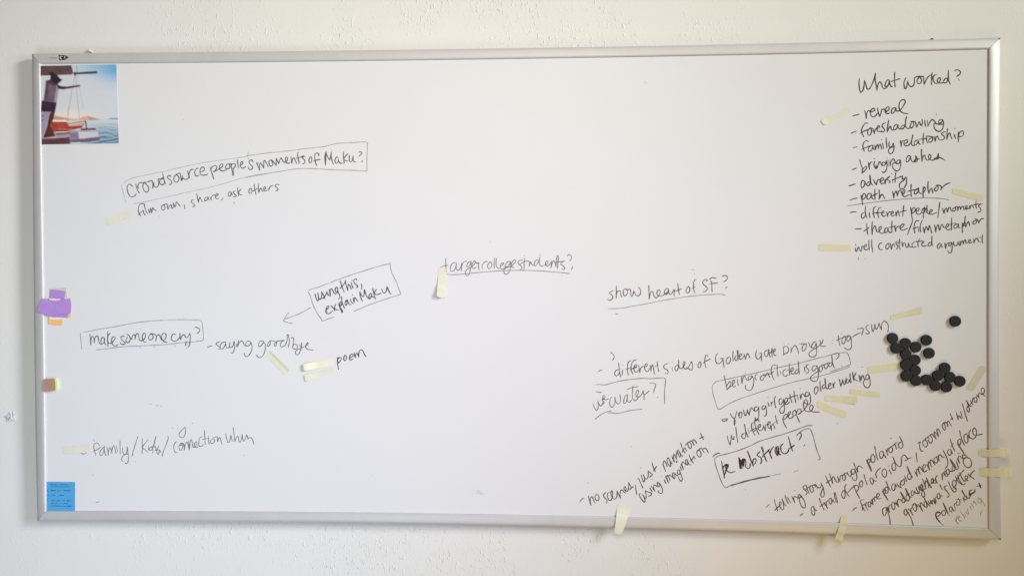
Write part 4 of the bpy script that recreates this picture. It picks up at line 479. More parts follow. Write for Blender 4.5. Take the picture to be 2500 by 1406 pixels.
('pen_line', 'pen corner and strokes around the words use water', 1, [(2.0, 0.7, '2368 -2419 2380 -2422|2406 -2406 2490 -2398 2613 -2412 2735 -2381 2964 -2318 3192 -2278 3390 -2253 3572 -2237 3800 -2243 3997 -2226 4088 -2226 4130 -2248 4136 -2317 4118 -2470 4111 -2653 4116 -2875|2381 -3279 2476 -3196 2583 -3126 2690 -3079 2789 -3063|2697 -3118 2781 -3106 2903 -3123 3025 -3104 3238 -3051 3421 -3023 3558 -3016')]),
('handwriting', 'boxed dark handwriting: being conflicted is good?', 1, [(2.2, 0.85, '5574 -2143 5596 -2246 5624 -2376 5643 -2511|5633 -2433 5670 -2357 5726 -2301 5744 -2329 5726 -2404 5643 -2511|5643 -2511 5707 -2451 5772 -2403|5763 -2404 5827 -2338 5836 -2272 5808 -2263 5781 -2356 5809 -2441 5864 -2403|5910 -2243 5910 -2328 5932 -2397|6011 -2168 6006 -2261 6012 -2355|6012 -2355 6039 -2224 6076 -2149 6103 -2204 6131 -2260 6186 -2269|6094 -2077 6103 -2085|6241 -2148 6186 -2176 6168 -2232 6205 -2251 6260 -2185 6241 -2148 6297 -2222 6297 -2371 6242 -2503 6187 -2526 6113 -2485 6104 -2382|6388 -2109 6343 -2147 6337 -2222 6380 -2268|6517 -2146 6471 -2183 6472 -2249 6518 -2267 6554 -2201 6554 -2145 6517 -2136 6582 -2126 6594 -2182|6594 -2182 6609 -2126 6636 -2080 6664 -2145 6701 -2200|6847 -1882 6765 -1901 6728 -1976 6728 -2051 6756 -2163 6802 -2256|6627 -2089 6701 -2107 6792 -2041|6874 -1882 6875 -2031 6894 -2166|6948 -2031 6958 -2115|7076 -1993 7022 -2030 7022 -2124 7077 -2164 7132 -2123|7168 -1834 7168 -1974 7177 -2141|7095 -2030 7232 -1973|7159 -2048 7241 -2029 7268 -1973 7241 -1945 7205 -2029 7232 -2104 7305 -2084|7396 -1991 7333 -2010 7305 -2075 7333 -2103 7388 -2047 7387 -1786 7396 -1954 7415 -2112|7533 -1925 7543 -1999 7552 -2064|7533 -1869 7546 -1878|7643 -1868 7588 -1887 7579 -1934 7634 -1999 7643 -2045 7580 -2098|7816 -1895 7752 -1905 7716 -1989 7744 -2026 7807 -1988 7834 -1895 7871 -2025 7872 -2174 7835 -2267 7772 -2286 7698 -2249 7680 -2194 7744 -2119 7853 -2044 7907 -1988|7962 -1894 7898 -1932 7889 -2025 7935 -2043 7980 -1968 7953 -1885 8035 -1875|8089 -1838 8026 -1857 8017 -1940 8053 -1968 8108 -1893 8080 -1838 8144 -1819|8198 -1819 8135 -1837 8126 -1912 8180 -1911 8207 -1837 8194 -1633 8216 -1818 8257 -1958|8252 -1614 8307 -1586 8370 -1613 8361 -1669 8298 -1740|8426 -1906 8438 -1916')]),
('pen_line', 'rounded pen box around the words being conflicted is good', 1, [(1.9, 0.65, '5310 -2379 5374 -2313 5522 -2274 5744 -2226 6057 -2149 6388 -2076 6719 -1995 7049 -1915 7396 -1842 7761 -1737 8034 -1667 8252 -1610 8452 -1572 8561 -1575 8597 -1631 8634 -1760 8652 -1834 8634 -1868 8489 -1928 8326 -1989 8162 -2038|5310 -2379 5286 -2435 5301 -2585 5357 -2791 5412 -2959 5450 -3002 5523 -2968 5708 -2854 5948 -2739 6298 -2614 6757 -2461 7214 -2318 7671 -2212 8035 -2117 8308 -2032 8544 -1956 8625 -1912|8906 -1922 8957 -1922')]),
('handwriting', 'dark handwriting: - young girl getting older walking', 1, [(2.4, 0.9, '5520 -3253 5587 -3235 5658 -3234 5638 -3272 5545 -3287 5520 -3261|5731 -3088 5764 -3165 5820 -3224|5891 -3044 5857 -3164 5832 -3250 5827 -3386|5827 -3250 5837 -3386 5849 -3249|5941 -3077 5942 -3180 5984 -3205 6017 -3145 6009 -3068 5966 -3069 5950 -3146|5958 -3086 5992 -3077|6056 -2999 6068 -3076 6101 -3153 6135 -3076 6146 -2990|6146 -2990 6168 -3075 6194 -3140|6194 -3140 6210 -3041 6252 -2938 6286 -2989 6320 -3040|6387 -2920 6336 -2937 6320 -3006 6362 -3031 6412 -2970 6420 -2919 6429 -3073 6421 -3192 6379 -3270 6337 -3193|6345 -3185 6345 -3278 6404 -3227 6438 -3303|6580 -2892 6521 -2910 6504 -2970 6538 -2995 6588 -2935 6596 -2900 6617 -3037 6605 -3131 6572 -3157 6560 -3140|6647 -2806 6664 -2866 6680 -2917|6650 -2687 6663 -2695|6722 -2806 6731 -2916|6730 -2865 6747 -2814 6781 -2797|6839 -2651 6806 -2728 6814 -2830 6845 -2953|6981 -2710 6931 -2736 6923 -2829 6957 -2863 7015 -2794 7023 -2726 7040 -2845 7057 -2964 7024 -3067 6982 -3084 6940 -3034 6957 -2948 7049 -2862 7115 -2777|7049 -2845 7124 -2776 7124 -2708 7082 -2709 7057 -2794 7090 -2862 7141 -2836 7174 -2793|7182 -2597 7199 -2708 7236 -2818|7132 -2725 7216 -2674 7366 -2630|7282 -2520 7299 -2656 7329 -2817|7366 -2621 7391 -2757|7424 -2459 7435 -2468|7432 -2612 7449 -2723 7466 -2620 7499 -2586 7541 -2654 7574 -2662|7624 -2543 7574 -2560 7558 -2620 7599 -2662 7649 -2602 7649 -2551 7683 -2670 7683 -2789 7650 -2857 7600 -2841 7550 -2824 7525 -2773|7840 -2405 7790 -2448 7774 -2550 7808 -2601 7849 -2549 7869 -2464 7840 -2405|7915 -2277 7915 -2396 7940 -2532|8015 -2361 7973 -2396 7974 -2463 8015 -2455 8048 -2378 8031 -2208 8040 -2344 8073 -2463 8115 -2454|8115 -2411 8173 -2368 8173 -2326 8131 -2343 8115 -2420 8148 -2471 8206 -2428|8222 -2326 8231 -2377 8244 -2444 8247 -2360 8280 -2300|8380 -2223 8397 -2308 8414 -2409|8414 -2409 8446 -2307 8460 -2231 8480 -2324 8505 -2358 8529 -2273 8546 -2188|8587 -2221 8546 -2256 8554 -2315 8596 -2306 8620 -2230 8629 -2272 8645 -2314|8636 -2077 8645 -2204 8670 -2314|8694 -2043 8711 -2153 8728 -2263|8785 -2059 8744 -2136 8728 -2195 8778 -2246 8827 -2270|8852 -2118 8868 -2202 8877 -2296|8885 -2152 8902 -2253 8918 -2168 8943 -2126 8976 -2202 9001 -2235|9075 -2100 9034 -2117 9017 -2201 9050 -2244 9092 -2167 9083 -2108 9116 -2235 9117 -2370 9059 -2435 8985 -2388 8960 -2286 9009 -2218')]),
('handwriting', 'dark handwriting: w/ different people', 1, [(2.3, 0.9, '5656 -3645 5681 -3764 5732 -3884|5732 -3884 5749 -3764 5757 -3627|5757 -3627 5782 -3729 5811 -3746 5821 -3660|5866 -3429 5883 -3591 5917 -3822|6085 -3589 6026 -3607 6018 -3692 6069 -3722 6111 -3640 6076 -3350 6110 -3520 6170 -3690|6178 -3494 6195 -3588|6183 -3451 6191 -3454|6312 -3313 6262 -3331 6253 -3433 6287 -3535 6338 -3634|6228 -3528 6312 -3475 6379 -3440|6345 -3193 6329 -3330 6363 -3466 6439 -3616|6296 -3544 6380 -3475 6480 -3414|6380 -3475 6463 -3414 6463 -3354 6421 -3380 6413 -3466 6464 -3516 6522 -3482 6547 -3413|6539 -3379 6564 -3447 6590 -3524|6590 -3524 6589 -3430 6614 -3361 6665 -3344|6631 -3378 6706 -3326 6706 -3292 6664 -3301 6648 -3395 6690 -3463 6732 -3411|6707 -3377 6724 -3445 6735 -3513|6735 -3513 6740 -3394 6774 -3342 6799 -3393 6824 -3470|6832 -3129 6849 -3222 6882 -3341|6782 -3334 6899 -3256|7041 -3144 7016 -3204 7033 -3306 7109 -3450|7024 -3238 7033 -3169 7083 -3101 7125 -3117 7100 -3186 7041 -3246|7133 -3168 7191 -3083 7200 -3031 7158 -3049 7141 -3134 7175 -3202 7234 -3193 7275 -3133|7325 -2996 7266 -3031 7250 -3116 7292 -3141 7342 -3064 7325 -3005|7325 -3005 7350 -3132 7426 -3302|7350 -3064 7383 -2979 7433 -2970 7458 -3012 7434 -3080 7375 -3098 7467 -3046 7550 -2960 7608 -2857 7608 -2772 7566 -2730 7525 -2790 7517 -2892 7550 -2994 7634 -3036 7709 -3001 7750 -2924 7717 -2865 7667 -2908 7675 -2993 7750 -3035 7909 -3038|8325 -3318 8337 -3326')]),
('handwriting', 'bold boxed dark handwriting: be abstract?', 1, [(2.8, 1.0, '5519 -4285 5545 -4448 5571 -4578 5593 -4715|5551 -4500 5577 -4408 5641 -4361 5686 -4380 5673 -4446 5603 -4525|5593 -4715 5584 -4643 5609 -4577 5628 -4486 5615 -4408 5667 -4381 5635 -4459 5654 -4524 5719 -4563 5783 -4562 5847 -4535|5943 -4181 5950 -4312 5976 -4468|5976 -4468 5988 -4324 6020 -4246 6058 -4212 6026 -4311 6020 -4454|5956 -4194 5988 -4402 6026 -4245 6065 -4232 6046 -4323 6059 -4414 6084 -4219 6116 -4322 6104 -4427|6117 -4427 6168 -4465 6213 -4425 6219 -4334|6027 -4454 6001 -4454 5988 -4246|6148 -4029 6193 -4139 6244 -4269 6296 -4405|6157 -4025 6219 -4165|6283 -4333 6296 -4242 6334 -4209 6366 -4241 6354 -4306 6296 -4372|6462 -4031 6385 -4124 6424 -4149 6488 -4200 6501 -4265 6469 -4344|6494 -3920 6526 -4031 6577 -4173 6626 -4277|6519 -3913 6551 -4030|6507 -4174 6590 -4082 6692 -3976|6660 -3977 6692 -4068 6750 -4207|6705 -4080 6718 -4015 6756 -3950 6794 -3904|6909 -3902 6845 -3923 6826 -4001 6858 -4092 6890 -4130 6896 -4026 6909 -3922 6916 -4000 6935 -4104 6973 -4103|6871 -3922 6864 -4000 6897 -4104|7030 -3829 6973 -3882 6967 -3986 6999 -4051 7062 -4082 7139 -4036 7164 -3958|7151 -3659 7176 -3763 7215 -3905 7254 -4015|7228 -3918 7254 -4009|7164 -3945 7228 -3918 7298 -3859'), (2.6, 0.9, '7352 -3644 7380 -3592 7431 -3559 7463 -3591 7456 -3656 7406 -3744|7546 -3849 7521 -3895|5300 -4183 5344 -4137 5409 -4097 5473 -4083|5519 -4285 5525 -4343')]),
('pen_line', 'bold pen box and thick underline around the words be abstract', 1, [(2.1, 0.8, '5364 -4208 5435 -4162 5615 -4110 5820 -4052 6026 -3978 6231 -3891 6436 -3784 6615 -3724 6832 -3656 7074 -3582 7278 -3508 7481 -3428 7621 -3379 7729 -3374|5364 -4208 5351 -4241 5358 -4320 5397 -4463 5448 -4619 5513 -4788 5571 -4904 5616 -4946 5668 -4929 5745 -4889 5874 -4850|7418 -3552 7494 -3500 7596 -3457 7666 -3459 7704 -3510 7749 -3639 7800 -3833 7851 -4014 7922 -4208 7877 -4221'), (3.6, 0.9, '5745 -4889 5899 -4841 6053 -4793 6194 -4752 6322 -4721 6450 -4689 6578 -4668 6694 -4640'), (1.9, 0.5, '6694 -4640 6796 -4613 6974 -4582|7280 -4528 7344 -4508 7401 -4485|6092 -4994 6124 -4987|7301 -4989 7312 -4989')]),
('handwriting', 'slanting dark handwriting: - no scenes, just narration + using imagination', 1, [(2.4, 0.9, '1996 -5356 2047 -5299 2098 -5256|2219 -5206 2244 -5322 2281 -5446|2281 -5446 2266 -5322 2288 -5226 2317 -5226 2346 -5306 2386 -5386|2426 -5151 2390 -5188 2394 -5283 2434 -5322 2478 -5289 2478 -5209 2434 -5151|2657 -5111 2609 -5148 2601 -5214 2652 -5272 2686 -5315 2682 -5345 2657 -5377|2747 -5102 2696 -5139 2700 -5227 2732 -5300 2776 -5306 2812 -5240 2827 -5123 2805 -5057 2783 -5094 2798 -5196 2842 -5262 2885 -5268 2929 -5209 2936 -5121 2929 -5063|2929 -5063 2972 -5150 3020 -5251|3020 -5251 3009 -5120 3038 -5039 3074 -5046 3110 -5096 3147 -5118|3146 -5074 3161 -5000 3125 -4950 3107 -4987 3139 -5059 3183 -5073 3219 -5000 3226 -4897 3219 -4846|3219 -4846 3262 -4926 3284 -4984 3241 -5031|3238 -5032 3299 -4984 3342 -4947|3393 -4912 3400 -5012 3429 -5150|3472 -4740 3516 -4849 3581 -4991|3441 -4762 3449 -4771|3533 -4652 3559 -4746 3596 -4833 3617 -4804 3610 -4702 3581 -4644|3581 -4644 3625 -4731 3668 -4759 3704 -4700 3711 -4554|3711 -4554 3776 -4612 3812 -4643 3733 -4714|3805 -4760 3814 -4769|3798 -4334 3827 -4436 3885 -4574|3831 -4560 3877 -4494 3921 -4427|4072 -4360 4101 -4461 4145 -4566|4108 -4461 4079 -4360 4108 -4294 4152 -4359 4183 -4443|4216 -4209 4180 -4242 4180 -4314 4224 -4401 4260 -4437 4267 -4386 4231 -4256 4216 -4227 4260 -4314 4310 -4378|4296 -4182 4317 -4240 4353 -4327 4332 -4211 4346 -4123 4375 -4166 4411 -4253|4411 -4253 4404 -4166 4418 -4078 4461 -4012|4461 -4012 4432 -4049 4454 -4136 4497 -4201 4512 -4165 4475 -4049 4519 -4135 4572 -4190|4508 -3837 4554 -3975 4624 -4105|4547 -4077 4583 -4004 4612 -3960 4641 -4003 4667 -4046|4619 -3904 4684 -3835 4741 -3813|4727 -3806 4691 -3842 4698 -3915 4741 -3976 4777 -3958 4770 -3870 4727 -3806 4784 -3790 4813 -3841 4853 -3902|4799 -3797 4834 -3753 4878 -3796 4914 -3857|4999 -3589 5035 -3678 5078 -3758|4974 -3734 5028 -3700 5086 -3675|4397 -4319 4418 -4290 4422 -4326 4404 -4333'), (2.4, 0.9, '3516 -5119 3487 -5142 3509 -5214 3574 -5301 3625 -5341 3630 -5286 3582 -5169 3560 -5148|3582 -5169 3625 -5234 3654 -5241 3654 -5139 3639 -5044|3639 -5044 3704 -5080 3791 -5115 3777 -5159 3712 -5189|3748 -4970 3777 -5020 3806 -5078|3777 -4925 3827 -4990 3871 -5063|3871 -5063 3842 -4946 3856 -4902 3900 -4916 3943 -4952|4008 -4871 3965 -4850 3936 -4836 3936 -4887 3979 -4952 3994 -4900 3979 -4850 4037 -4943 4066 -5060 4044 -5111 3994 -5104 3943 -5047|4048 -4688 4057 -4695|4102 -4760 4123 -4811 4149 -4869|4130 -4665 4166 -4752 4217 -4850|4217 -4850 4166 -4694 4195 -4657 4253 -4792|4253 -4792 4217 -4678 4238 -4642 4296 -4692 4354 -4742|4361 -4589 4318 -4604 4318 -4677 4361 -4742 4376 -4691 4361 -4611 4412 -4654 4448 -4646|4469 -4507 4433 -4537 4447 -4617 4491 -4631 4498 -4572 4476 -4514 4519 -4630 4553 -4732 4534 -4798 4491 -4776 4448 -4675|4498 -4427 4519 -4485 4538 -4528|4523 -4368 4548 -4441 4584 -4513|4584 -4513 4541 -4368 4562 -4310 4598 -4338 4649 -4396|4663 -4250 4627 -4280 4641 -4352 4685 -4395 4684 -4322 4663 -4250 4720 -4366 4764 -4387|4720 -4133 4756 -4234 4828 -4350|4756 -4292 4806 -4234 4850 -4160|4828 -4175 4857 -4218 4878 -4240|4835 -4078 4845 -4083|4907 -4043 4950 -4021 4986 -4006|4971 -3999 4921 -4043 4921 -4130 4972 -4188 5015 -4158 5000 -4057 4964 -4006 5022 -3962 5050 -4012 5093 -4084|5057 -3998 5100 -3961 5151 -3997 5194 -4083|3508 -4474 3530 -4481|2207 -4873 2216 -4873')]),
('handwriting', 'slanting dark handwriting: - telling story through polaroid', 1, [(2.4, 0.9, '6622 -5414 6655 -5372 6696 -5351|6810 -5220 6842 -5344 6900 -5509|6822 -5490 6883 -5426 6940 -5375 6981 -5317 6965 -5275 6935 -5292 6949 -5392 6998 -5474 7034 -5457 7033 -5324 6997 -5192|6997 -5192 7038 -5291 7104 -5386|7065 -5099 7103 -5207 7157 -5330|7136 -5156 7168 -5230 7206 -5296|7238 -5130 7266 -5204 7307 -5295|7307 -5295 7282 -5170 7306 -5129 7355 -5161 7396 -5185|7306 -4991 7314 -4996|7436 -5077 7396 -5102 7388 -5152 7437 -5168 7477 -5126 7485 -5118|7437 -5135 7420 -5202 7445 -5317 7502 -5408 7551 -5415 7567 -5349 7534 -5233 7469 -5134 7428 -5094|7550 -4859 7509 -4901 7526 -4951 7591 -5000 7607 -5049 7567 -5096|7574 -4834 7615 -4950 7656 -5065|7550 -4984 7647 -4899 7712 -4865|7745 -4848 7680 -4882 7680 -4965 7721 -5031 7753 -5006 7753 -4914 7728 -4857 7793 -4847 7818 -4897|7761 -4848 7810 -4831 7842 -4880 7866 -4929|7858 -4888 7907 -4920 7948 -4878 7947 -4795|7947 -4795 7996 -4911 8021 -5043 8013 -5117 7972 -5143 7940 -5102 7956 -5011 8004 -4894|8052 -4612 8101 -4727 8179 -4888|8069 -4802 8133 -4743 8182 -4709|8149 -4552 8182 -4660 8231 -4808|8231 -4808 8214 -4676 8238 -4626 8279 -4691 8328 -4765 8368 -4756 8360 -4673 8335 -4624|8335 -4624 8376 -4690 8408 -4764|8408 -4706 8408 -4623 8448 -4589 8481 -4606|8513 -4564 8465 -4606 8465 -4680 8497 -4724 8530 -4688 8529 -4605 8497 -4556 8553 -4538 8578 -4571|8577 -4513 8602 -4579 8650 -4620 8682 -4570 8650 -4487|8747 -4436 8690 -4454 8674 -4520 8715 -4569 8763 -4502 8755 -4436 8795 -4552 8812 -4650 8780 -4717 8731 -4709 8691 -4636|8730 -4280 8763 -4370 8836 -4526|8836 -4526 8819 -4419 8843 -4361 8892 -4368 8956 -4417|9036 -4201 9085 -4333 9166 -4493|9166 -4493 9141 -4398 9068 -4250 9084 -4184 9124 -4192 9125 -4250 9085 -4300|9196 -4059 9148 -4118 9157 -4233 9197 -4278 9237 -4232 9237 -4133 9196 -4059|9236 -3869 9261 -4017 9306 -4206|9421 -3982 9365 -4008 9354 -4098 9390 -4172 9430 -4130 9445 -4031 9421 -3982 9470 -4097 9510 -4154|9501 -3948 9534 -4030 9558 -4104|9534 -4014 9542 -3948 9590 -3898|9614 -3881 9574 -3931 9582 -3997 9622 -4021 9662 -3979 9654 -3905 9614 -3881 9694 -3839|9678 -3839 9749 -3780 9773 -3772|9718 -3822 9742 -3879 9758 -3937|9870 -3763 9814 -3788 9806 -3862 9846 -3914 9894 -3894 9910 -3812 9829 -3618|9605 -3667 9645 -3676')]),
('handwriting', 'slanting dark handwriting: - a trail of polaroids, zoom out w/ drone', 1, [(2.4, 0.9, '7441 -5613 7478 -5582 7511 -5549|7778 -5378 7722 -5387 7711 -5479 7747 -5586 7787 -5585 7787 -5478 7762 -5387 7803 -5461 7844 -5477|7900 -5169 7949 -5301 8025 -5465|7921 -5376 7989 -5325 8046 -5274|8013 -5275 8054 -5340 8111 -5426|8086 -5356 8070 -5274 8111 -5224|8191 -5156 8143 -5190 8143 -5281 8184 -5314 8208 -5255 8191 -5164 8232 -5238 8264 -5262|8264 -5022 8272 -5105 8313 -5270|8240 -5197 8273 -5287|8288 -5022 8313 -5138 8353 -5283|8498 -4961 8450 -5020 8450 -5119 8490 -5168 8526 -5118 8522 -5018 8498 -4961|8557 -4811 8522 -4870 8530 -4969 8587 -5067 8636 -5124|8571 -5042 8668 -4934 8796 -4832 8828 -4848|8732 -4833 8780 -4965 8881 -5162|8837 -4840 8853 -4914 8797 -4998|8925 -4715 8877 -4782 8885 -4864 8925 -4877 8949 -4814 8941 -4739 8925 -4715|8981 -4565 9013 -4697 9062 -4828|9182 -4637 9126 -4671 9142 -4761 9183 -4810 9207 -4760 9190 -4661 9239 -4727 9279 -4726|9254 -4562 9287 -4660|9287 -4627 9262 -4545 9310 -4462 9382 -4395|9471 -4418 9423 -4460 9423 -4576 9480 -4632 9520 -4574 9511 -4459 9471 -4418|9575 -4442 9608 -4491 9640 -4556|9567 -4343 9580 -4352|9727 -4258 9663 -4292 9655 -4408 9696 -4465 9744 -4406 9670 -4119 9727 -4258 9808 -4356 9856 -4355 9879 -4240 9887 -4124 9943 -4074 9991 -4123 10031 -4172 9951 -4219|9951 -4219 10065 -4163'), (2.3, 0.9, '10031 -4158 10133 -4138|10227 -4013 10238 -4118 10253 -4246|10270 -3787 10328 -3742 10307 -3832 10322 -3922 10358 -3982 10395 -3966|10459 -3688 10394 -3726 10394 -3816 10453 -3878 10494 -3830 10482 -3740 10438 -3680 10510 -3620|10583 -3574 10518 -3620 10525 -3724 10576 -3781 10612 -3723 10598 -3634 10561 -3574 10612 -3558 10656 -3618 10707 -3677|10707 -3677 10663 -3558 10655 -3498 10699 -3528 10765 -3624|10765 -3624 10735 -3512 10721 -3437 10757 -3437 10816 -3549|10924 -3270 10865 -3293 10851 -3376 10902 -3462 10924 -3420 10909 -3330 10894 -3271 10931 -3255 10960 -3300 10982 -3372|10982 -3372 10967 -3270 10989 -3225 11025 -3284 11062 -3356|11032 -3045 11061 -3119 11102 -3209|11044 -3202 11076 -3164 11097 -3149|11184 -3021 11199 -3103 11228 -3200|11228 -3200 11228 -3103 11257 -3102 11293 -3162 11315 -3147 11307 -3087 11278 -2990|11321 -2803 11365 -2967 11446 -3238|11473 -2861 11430 -2906 11437 -2981 11481 -3008 11488 -2936 11414 -2724 11466 -2816 11524 -2868 11545 -2846|11430 -2876 11495 -2831 11567 -2756|11516 -2726 11545 -2786 11582 -2830|11567 -2771 11559 -2696 11595 -2651|11631 -2636 11595 -2681 11610 -2755 11646 -2773 11671 -2710 11646 -2636 11689 -2620|11660 -2583 11696 -2635 11733 -2682|11711 -2635 11696 -2568 11739 -2553 11797 -2560|11725 -2530 11783 -2582 11819 -2559 11843 -2470 11811 -2418 11768 -2433 11775 -2515 11848 -2616')]),
('handwriting', 'slanting dark handwriting: - frame polaroid memory at place', 1, [(2.4, 0.9, '8706 -5470 8749 -5417 8811 -5385|8887 -5210 8926 -5320 9004 -5472|8942 -5454 8957 -5327 8988 -5295|8895 -5209 8980 -5184|8995 -5303 9034 -5373 9076 -5455|9042 -5373 9018 -5294 9057 -5246|9126 -5229 9080 -5270 9096 -5356 9134 -5364 9142 -5276 9126 -5229 9165 -5276 9203 -5307|9149 -5174 9180 -5228 9203 -5299|9203 -5299 9188 -5197 9203 -5149 9242 -5212 9249 -5235|9249 -5235 9226 -5133 9257 -5117 9303 -5163|9303 -5116 9349 -5084 9341 -5029 9302 -5037 9287 -5100 9326 -5171 9387 -5146|9418 -4964 9472 -5066 9561 -5203|9561 -5203 9518 -5113 9441 -4988 9456 -4924 9502 -4939 9487 -5018 9456 -5066|9517 -4860 9479 -4908 9494 -5002 9533 -5026 9563 -4954 9540 -4868 9517 -4860|9509 -4718 9548 -4828 9617 -4961|9701 -4779 9655 -4819 9655 -4921 9694 -4952 9732 -4888 9724 -4794 9778 -4872|9770 -4778 9824 -4856 9893 -4889|9855 -4855 9847 -4761 9885 -4729|9900 -4697 9854 -4745 9877 -4808 9931 -4807 9954 -4743 9931 -4681 9900 -4697 9976 -4648|9953 -4586 9984 -4664 10010 -4730|10091 -4513 10030 -4553 10030 -4648 10076 -4679 10114 -4615 10006 -4341 10068 -4506 10152 -4627|10193 -4480 10228 -4535 10259 -4605|10259 -4605 10236 -4472 10251 -4409 10328 -4549|10328 -4549 10289 -4424 10297 -4353 10343 -4392 10419 -4493 10465 -4453|10434 -4390 10457 -4327 10419 -4304 10388 -4344 10427 -4485 10511 -4436|10480 -4295 10510 -4358 10557 -4439|10557 -4439 10518 -4311 10533 -4232 10602 -4364|10602 -4364 10563 -4247 10571 -4184 10617 -4215 10678 -4316|10700 -4120 10655 -4160 10670 -4246 10716 -4261 10746 -4198 10715 -4112 10738 -4096 10784 -4213|10784 -4213 10761 -4088 10799 -4056 10860 -4118 10906 -4125|10867 -3942 10936 -4085 10982 -4210 10975 -4320 10922 -4392'), (2.3, 0.9, '11050 -3920 10992 -3936 10977 -4019 11028 -4071 11064 -4018 11050 -3928 11094 -4032|11034 -3666 11078 -3808 11148 -3972|11057 -3853 11114 -3770|11208 -3724 11252 -3836 11340 -3969 11377 -4051|11377 -4051 11282 -3895 11216 -3776 11230 -3686 11281 -3678 11288 -3760 11252 -3836|11258 -3454 11295 -3626 11376 -3831|11440 -3534 11375 -3565 11368 -3685 11419 -3771 11455 -3714 11447 -3564 11498 -3653|11526 -3429 11483 -3504 11498 -3623 11585 -3660 11657 -3562 11649 -3442 11606 -3390 11570 -3443 11599 -3562 11700 -3561 11794 -3542|11207 -4031 11275 -4003')]),
('handwriting', 'slanting dark handwriting: - granddaughter reading', 1, [(2.5, 0.9, '9519 -5373 9442 -5398 9435 -5524 9473 -5579 9519 -5507 9526 -5381 9565 -5506 9604 -5663 9612 -5818|9534 -5349 9565 -5427 9604 -5498|9580 -5443 9580 -5348 9618 -5300|9702 -5228 9649 -5268 9657 -5379 9696 -5425 9726 -5362 9710 -5252 9764 -5306|9741 -5219 9780 -5298 9818 -5360|9818 -5360 9787 -5219 9810 -5163 9871 -5186 9902 -5240|9948 -5122 9902 -5154 9902 -5233 9948 -5248 9963 -5169 9855 -4973 9932 -5138 10009 -5215|10070 -5025 10001 -5058 9994 -5152 10040 -5207 10078 -5135 9970 -4885 10039 -5057 10131 -5119|10146 -4937 10115 -4993 10131 -5071 10177 -5039 10176 -4960 10223 -5007 10284 -5022|10222 -4865 10253 -4944 10299 -5022 10314 -4958 10283 -4849 10329 -4848 10360 -4926|10382 -4800 10329 -4816 10322 -4911 10368 -4942 10390 -4847 10359 -4769 10398 -4926 10437 -5035 10429 -5082 10383 -5099 10360 -5036 10383 -4957 10459 -4885|10382 -4658 10420 -4768 10467 -4893|10467 -4893 10443 -4768 10458 -4704 10512 -4767 10528 -4876|10504 -4672 10520 -4766 10589 -4876|10466 -4623 10535 -4766 10604 -4867|10573 -4781 10634 -4718 10680 -4670|10618 -4639 10649 -4686 10634 -4749 10604 -4765 10588 -4703 10618 -4639 10665 -4764 10703 -4732 10679 -4638 10733 -4763|10702 -4701 10694 -4622 10740 -4567'), (2.5, 0.9, '10839 -4526 10847 -4605 10862 -4675|10862 -4604 10854 -4526 10892 -4494|10892 -4557 10946 -4509 10938 -4446 10900 -4478 10908 -4557 10961 -4587 10999 -4524|10998 -4414 10953 -4430 10953 -4509 10999 -4540 11029 -4476 10998 -4414 11044 -4460 11105 -4460|11135 -4334 11089 -4350 11090 -4428 11128 -4444 11166 -4365 11035 -4162 11120 -4334 11196 -4419 11234 -4379 11188 -4239|11188 -4200 11226 -4332|11203 -4152 11264 -4269|11264 -4269 11225 -4129 11256 -4081 11332 -4151|11377 -4048 11331 -4064 11347 -4135 11408 -4126 11407 -4056 11347 -4064|11408 -4111 11499 -4141 11545 -4234 11530 -4328 11469 -4368 11393 -4330 11347 -4237 11362 -4158 11423 -4110')]),
('handwriting', "slanting dark handwriting: grandma's letter", 1, [(2.5, 0.9, '10002 -5404 9949 -5429 9957 -5531 9995 -5562 10018 -5499 9987 -5412 10072 -5545 10133 -5686 10157 -5811 10118 -5824|10040 -5388 10102 -5466 10163 -5559|10133 -5512 10102 -5418 10132 -5363|10208 -5259 10155 -5292 10163 -5402 10217 -5456 10247 -5384 10208 -5267 10285 -5352|10270 -5274 10331 -5352 10389 -5453|10389 -5453 10331 -5304 10346 -5241 10422 -5334|10468 -5208 10422 -5240 10438 -5334 10491 -5357 10483 -5270 10406 -5098 10483 -5239 10575 -5332|10514 -5191 10544 -5254 10575 -5269 10575 -5174 10605 -5253 10621 -5276 10613 -5174 10651 -5205 10689 -5275|10727 -5109 10742 -5078|10772 -4998 10734 -5030 10742 -5125 10788 -5140 10803 -5061 10772 -4998 10818 -5061 10861 -5068|10651 -5126 10666 -5173 10697 -5251 10704 -5172 10681 -5126 10712 -5094|10794 -4794 10810 -4841 10860 -4918|10799 -4794 10825 -4833|10962 -4815 10909 -4839 10909 -4886 10970 -4964 11016 -5026 11001 -5081 10963 -5098|10996 -4712 11046 -4837 11138 -4969 11183 -4929 11168 -4851|11137 -4852 11182 -4772 11167 -4694 11121 -4679 11091 -4742 11122 -4852 11183 -4898|11159 -4576 11228 -4709 11334 -4786|11220 -4552 11258 -4677 11350 -4786 11395 -4754|11182 -4694 11258 -4552 11371 -4417|11257 -4489 11364 -4691 11410 -4706|11410 -4675 11455 -4612 11432 -4565 11394 -4581 11410 -4675 11471 -4674|11462 -4517 11500 -4564 11615 -4644|11501 -4595 11546 -4500 11618 -4429')]),
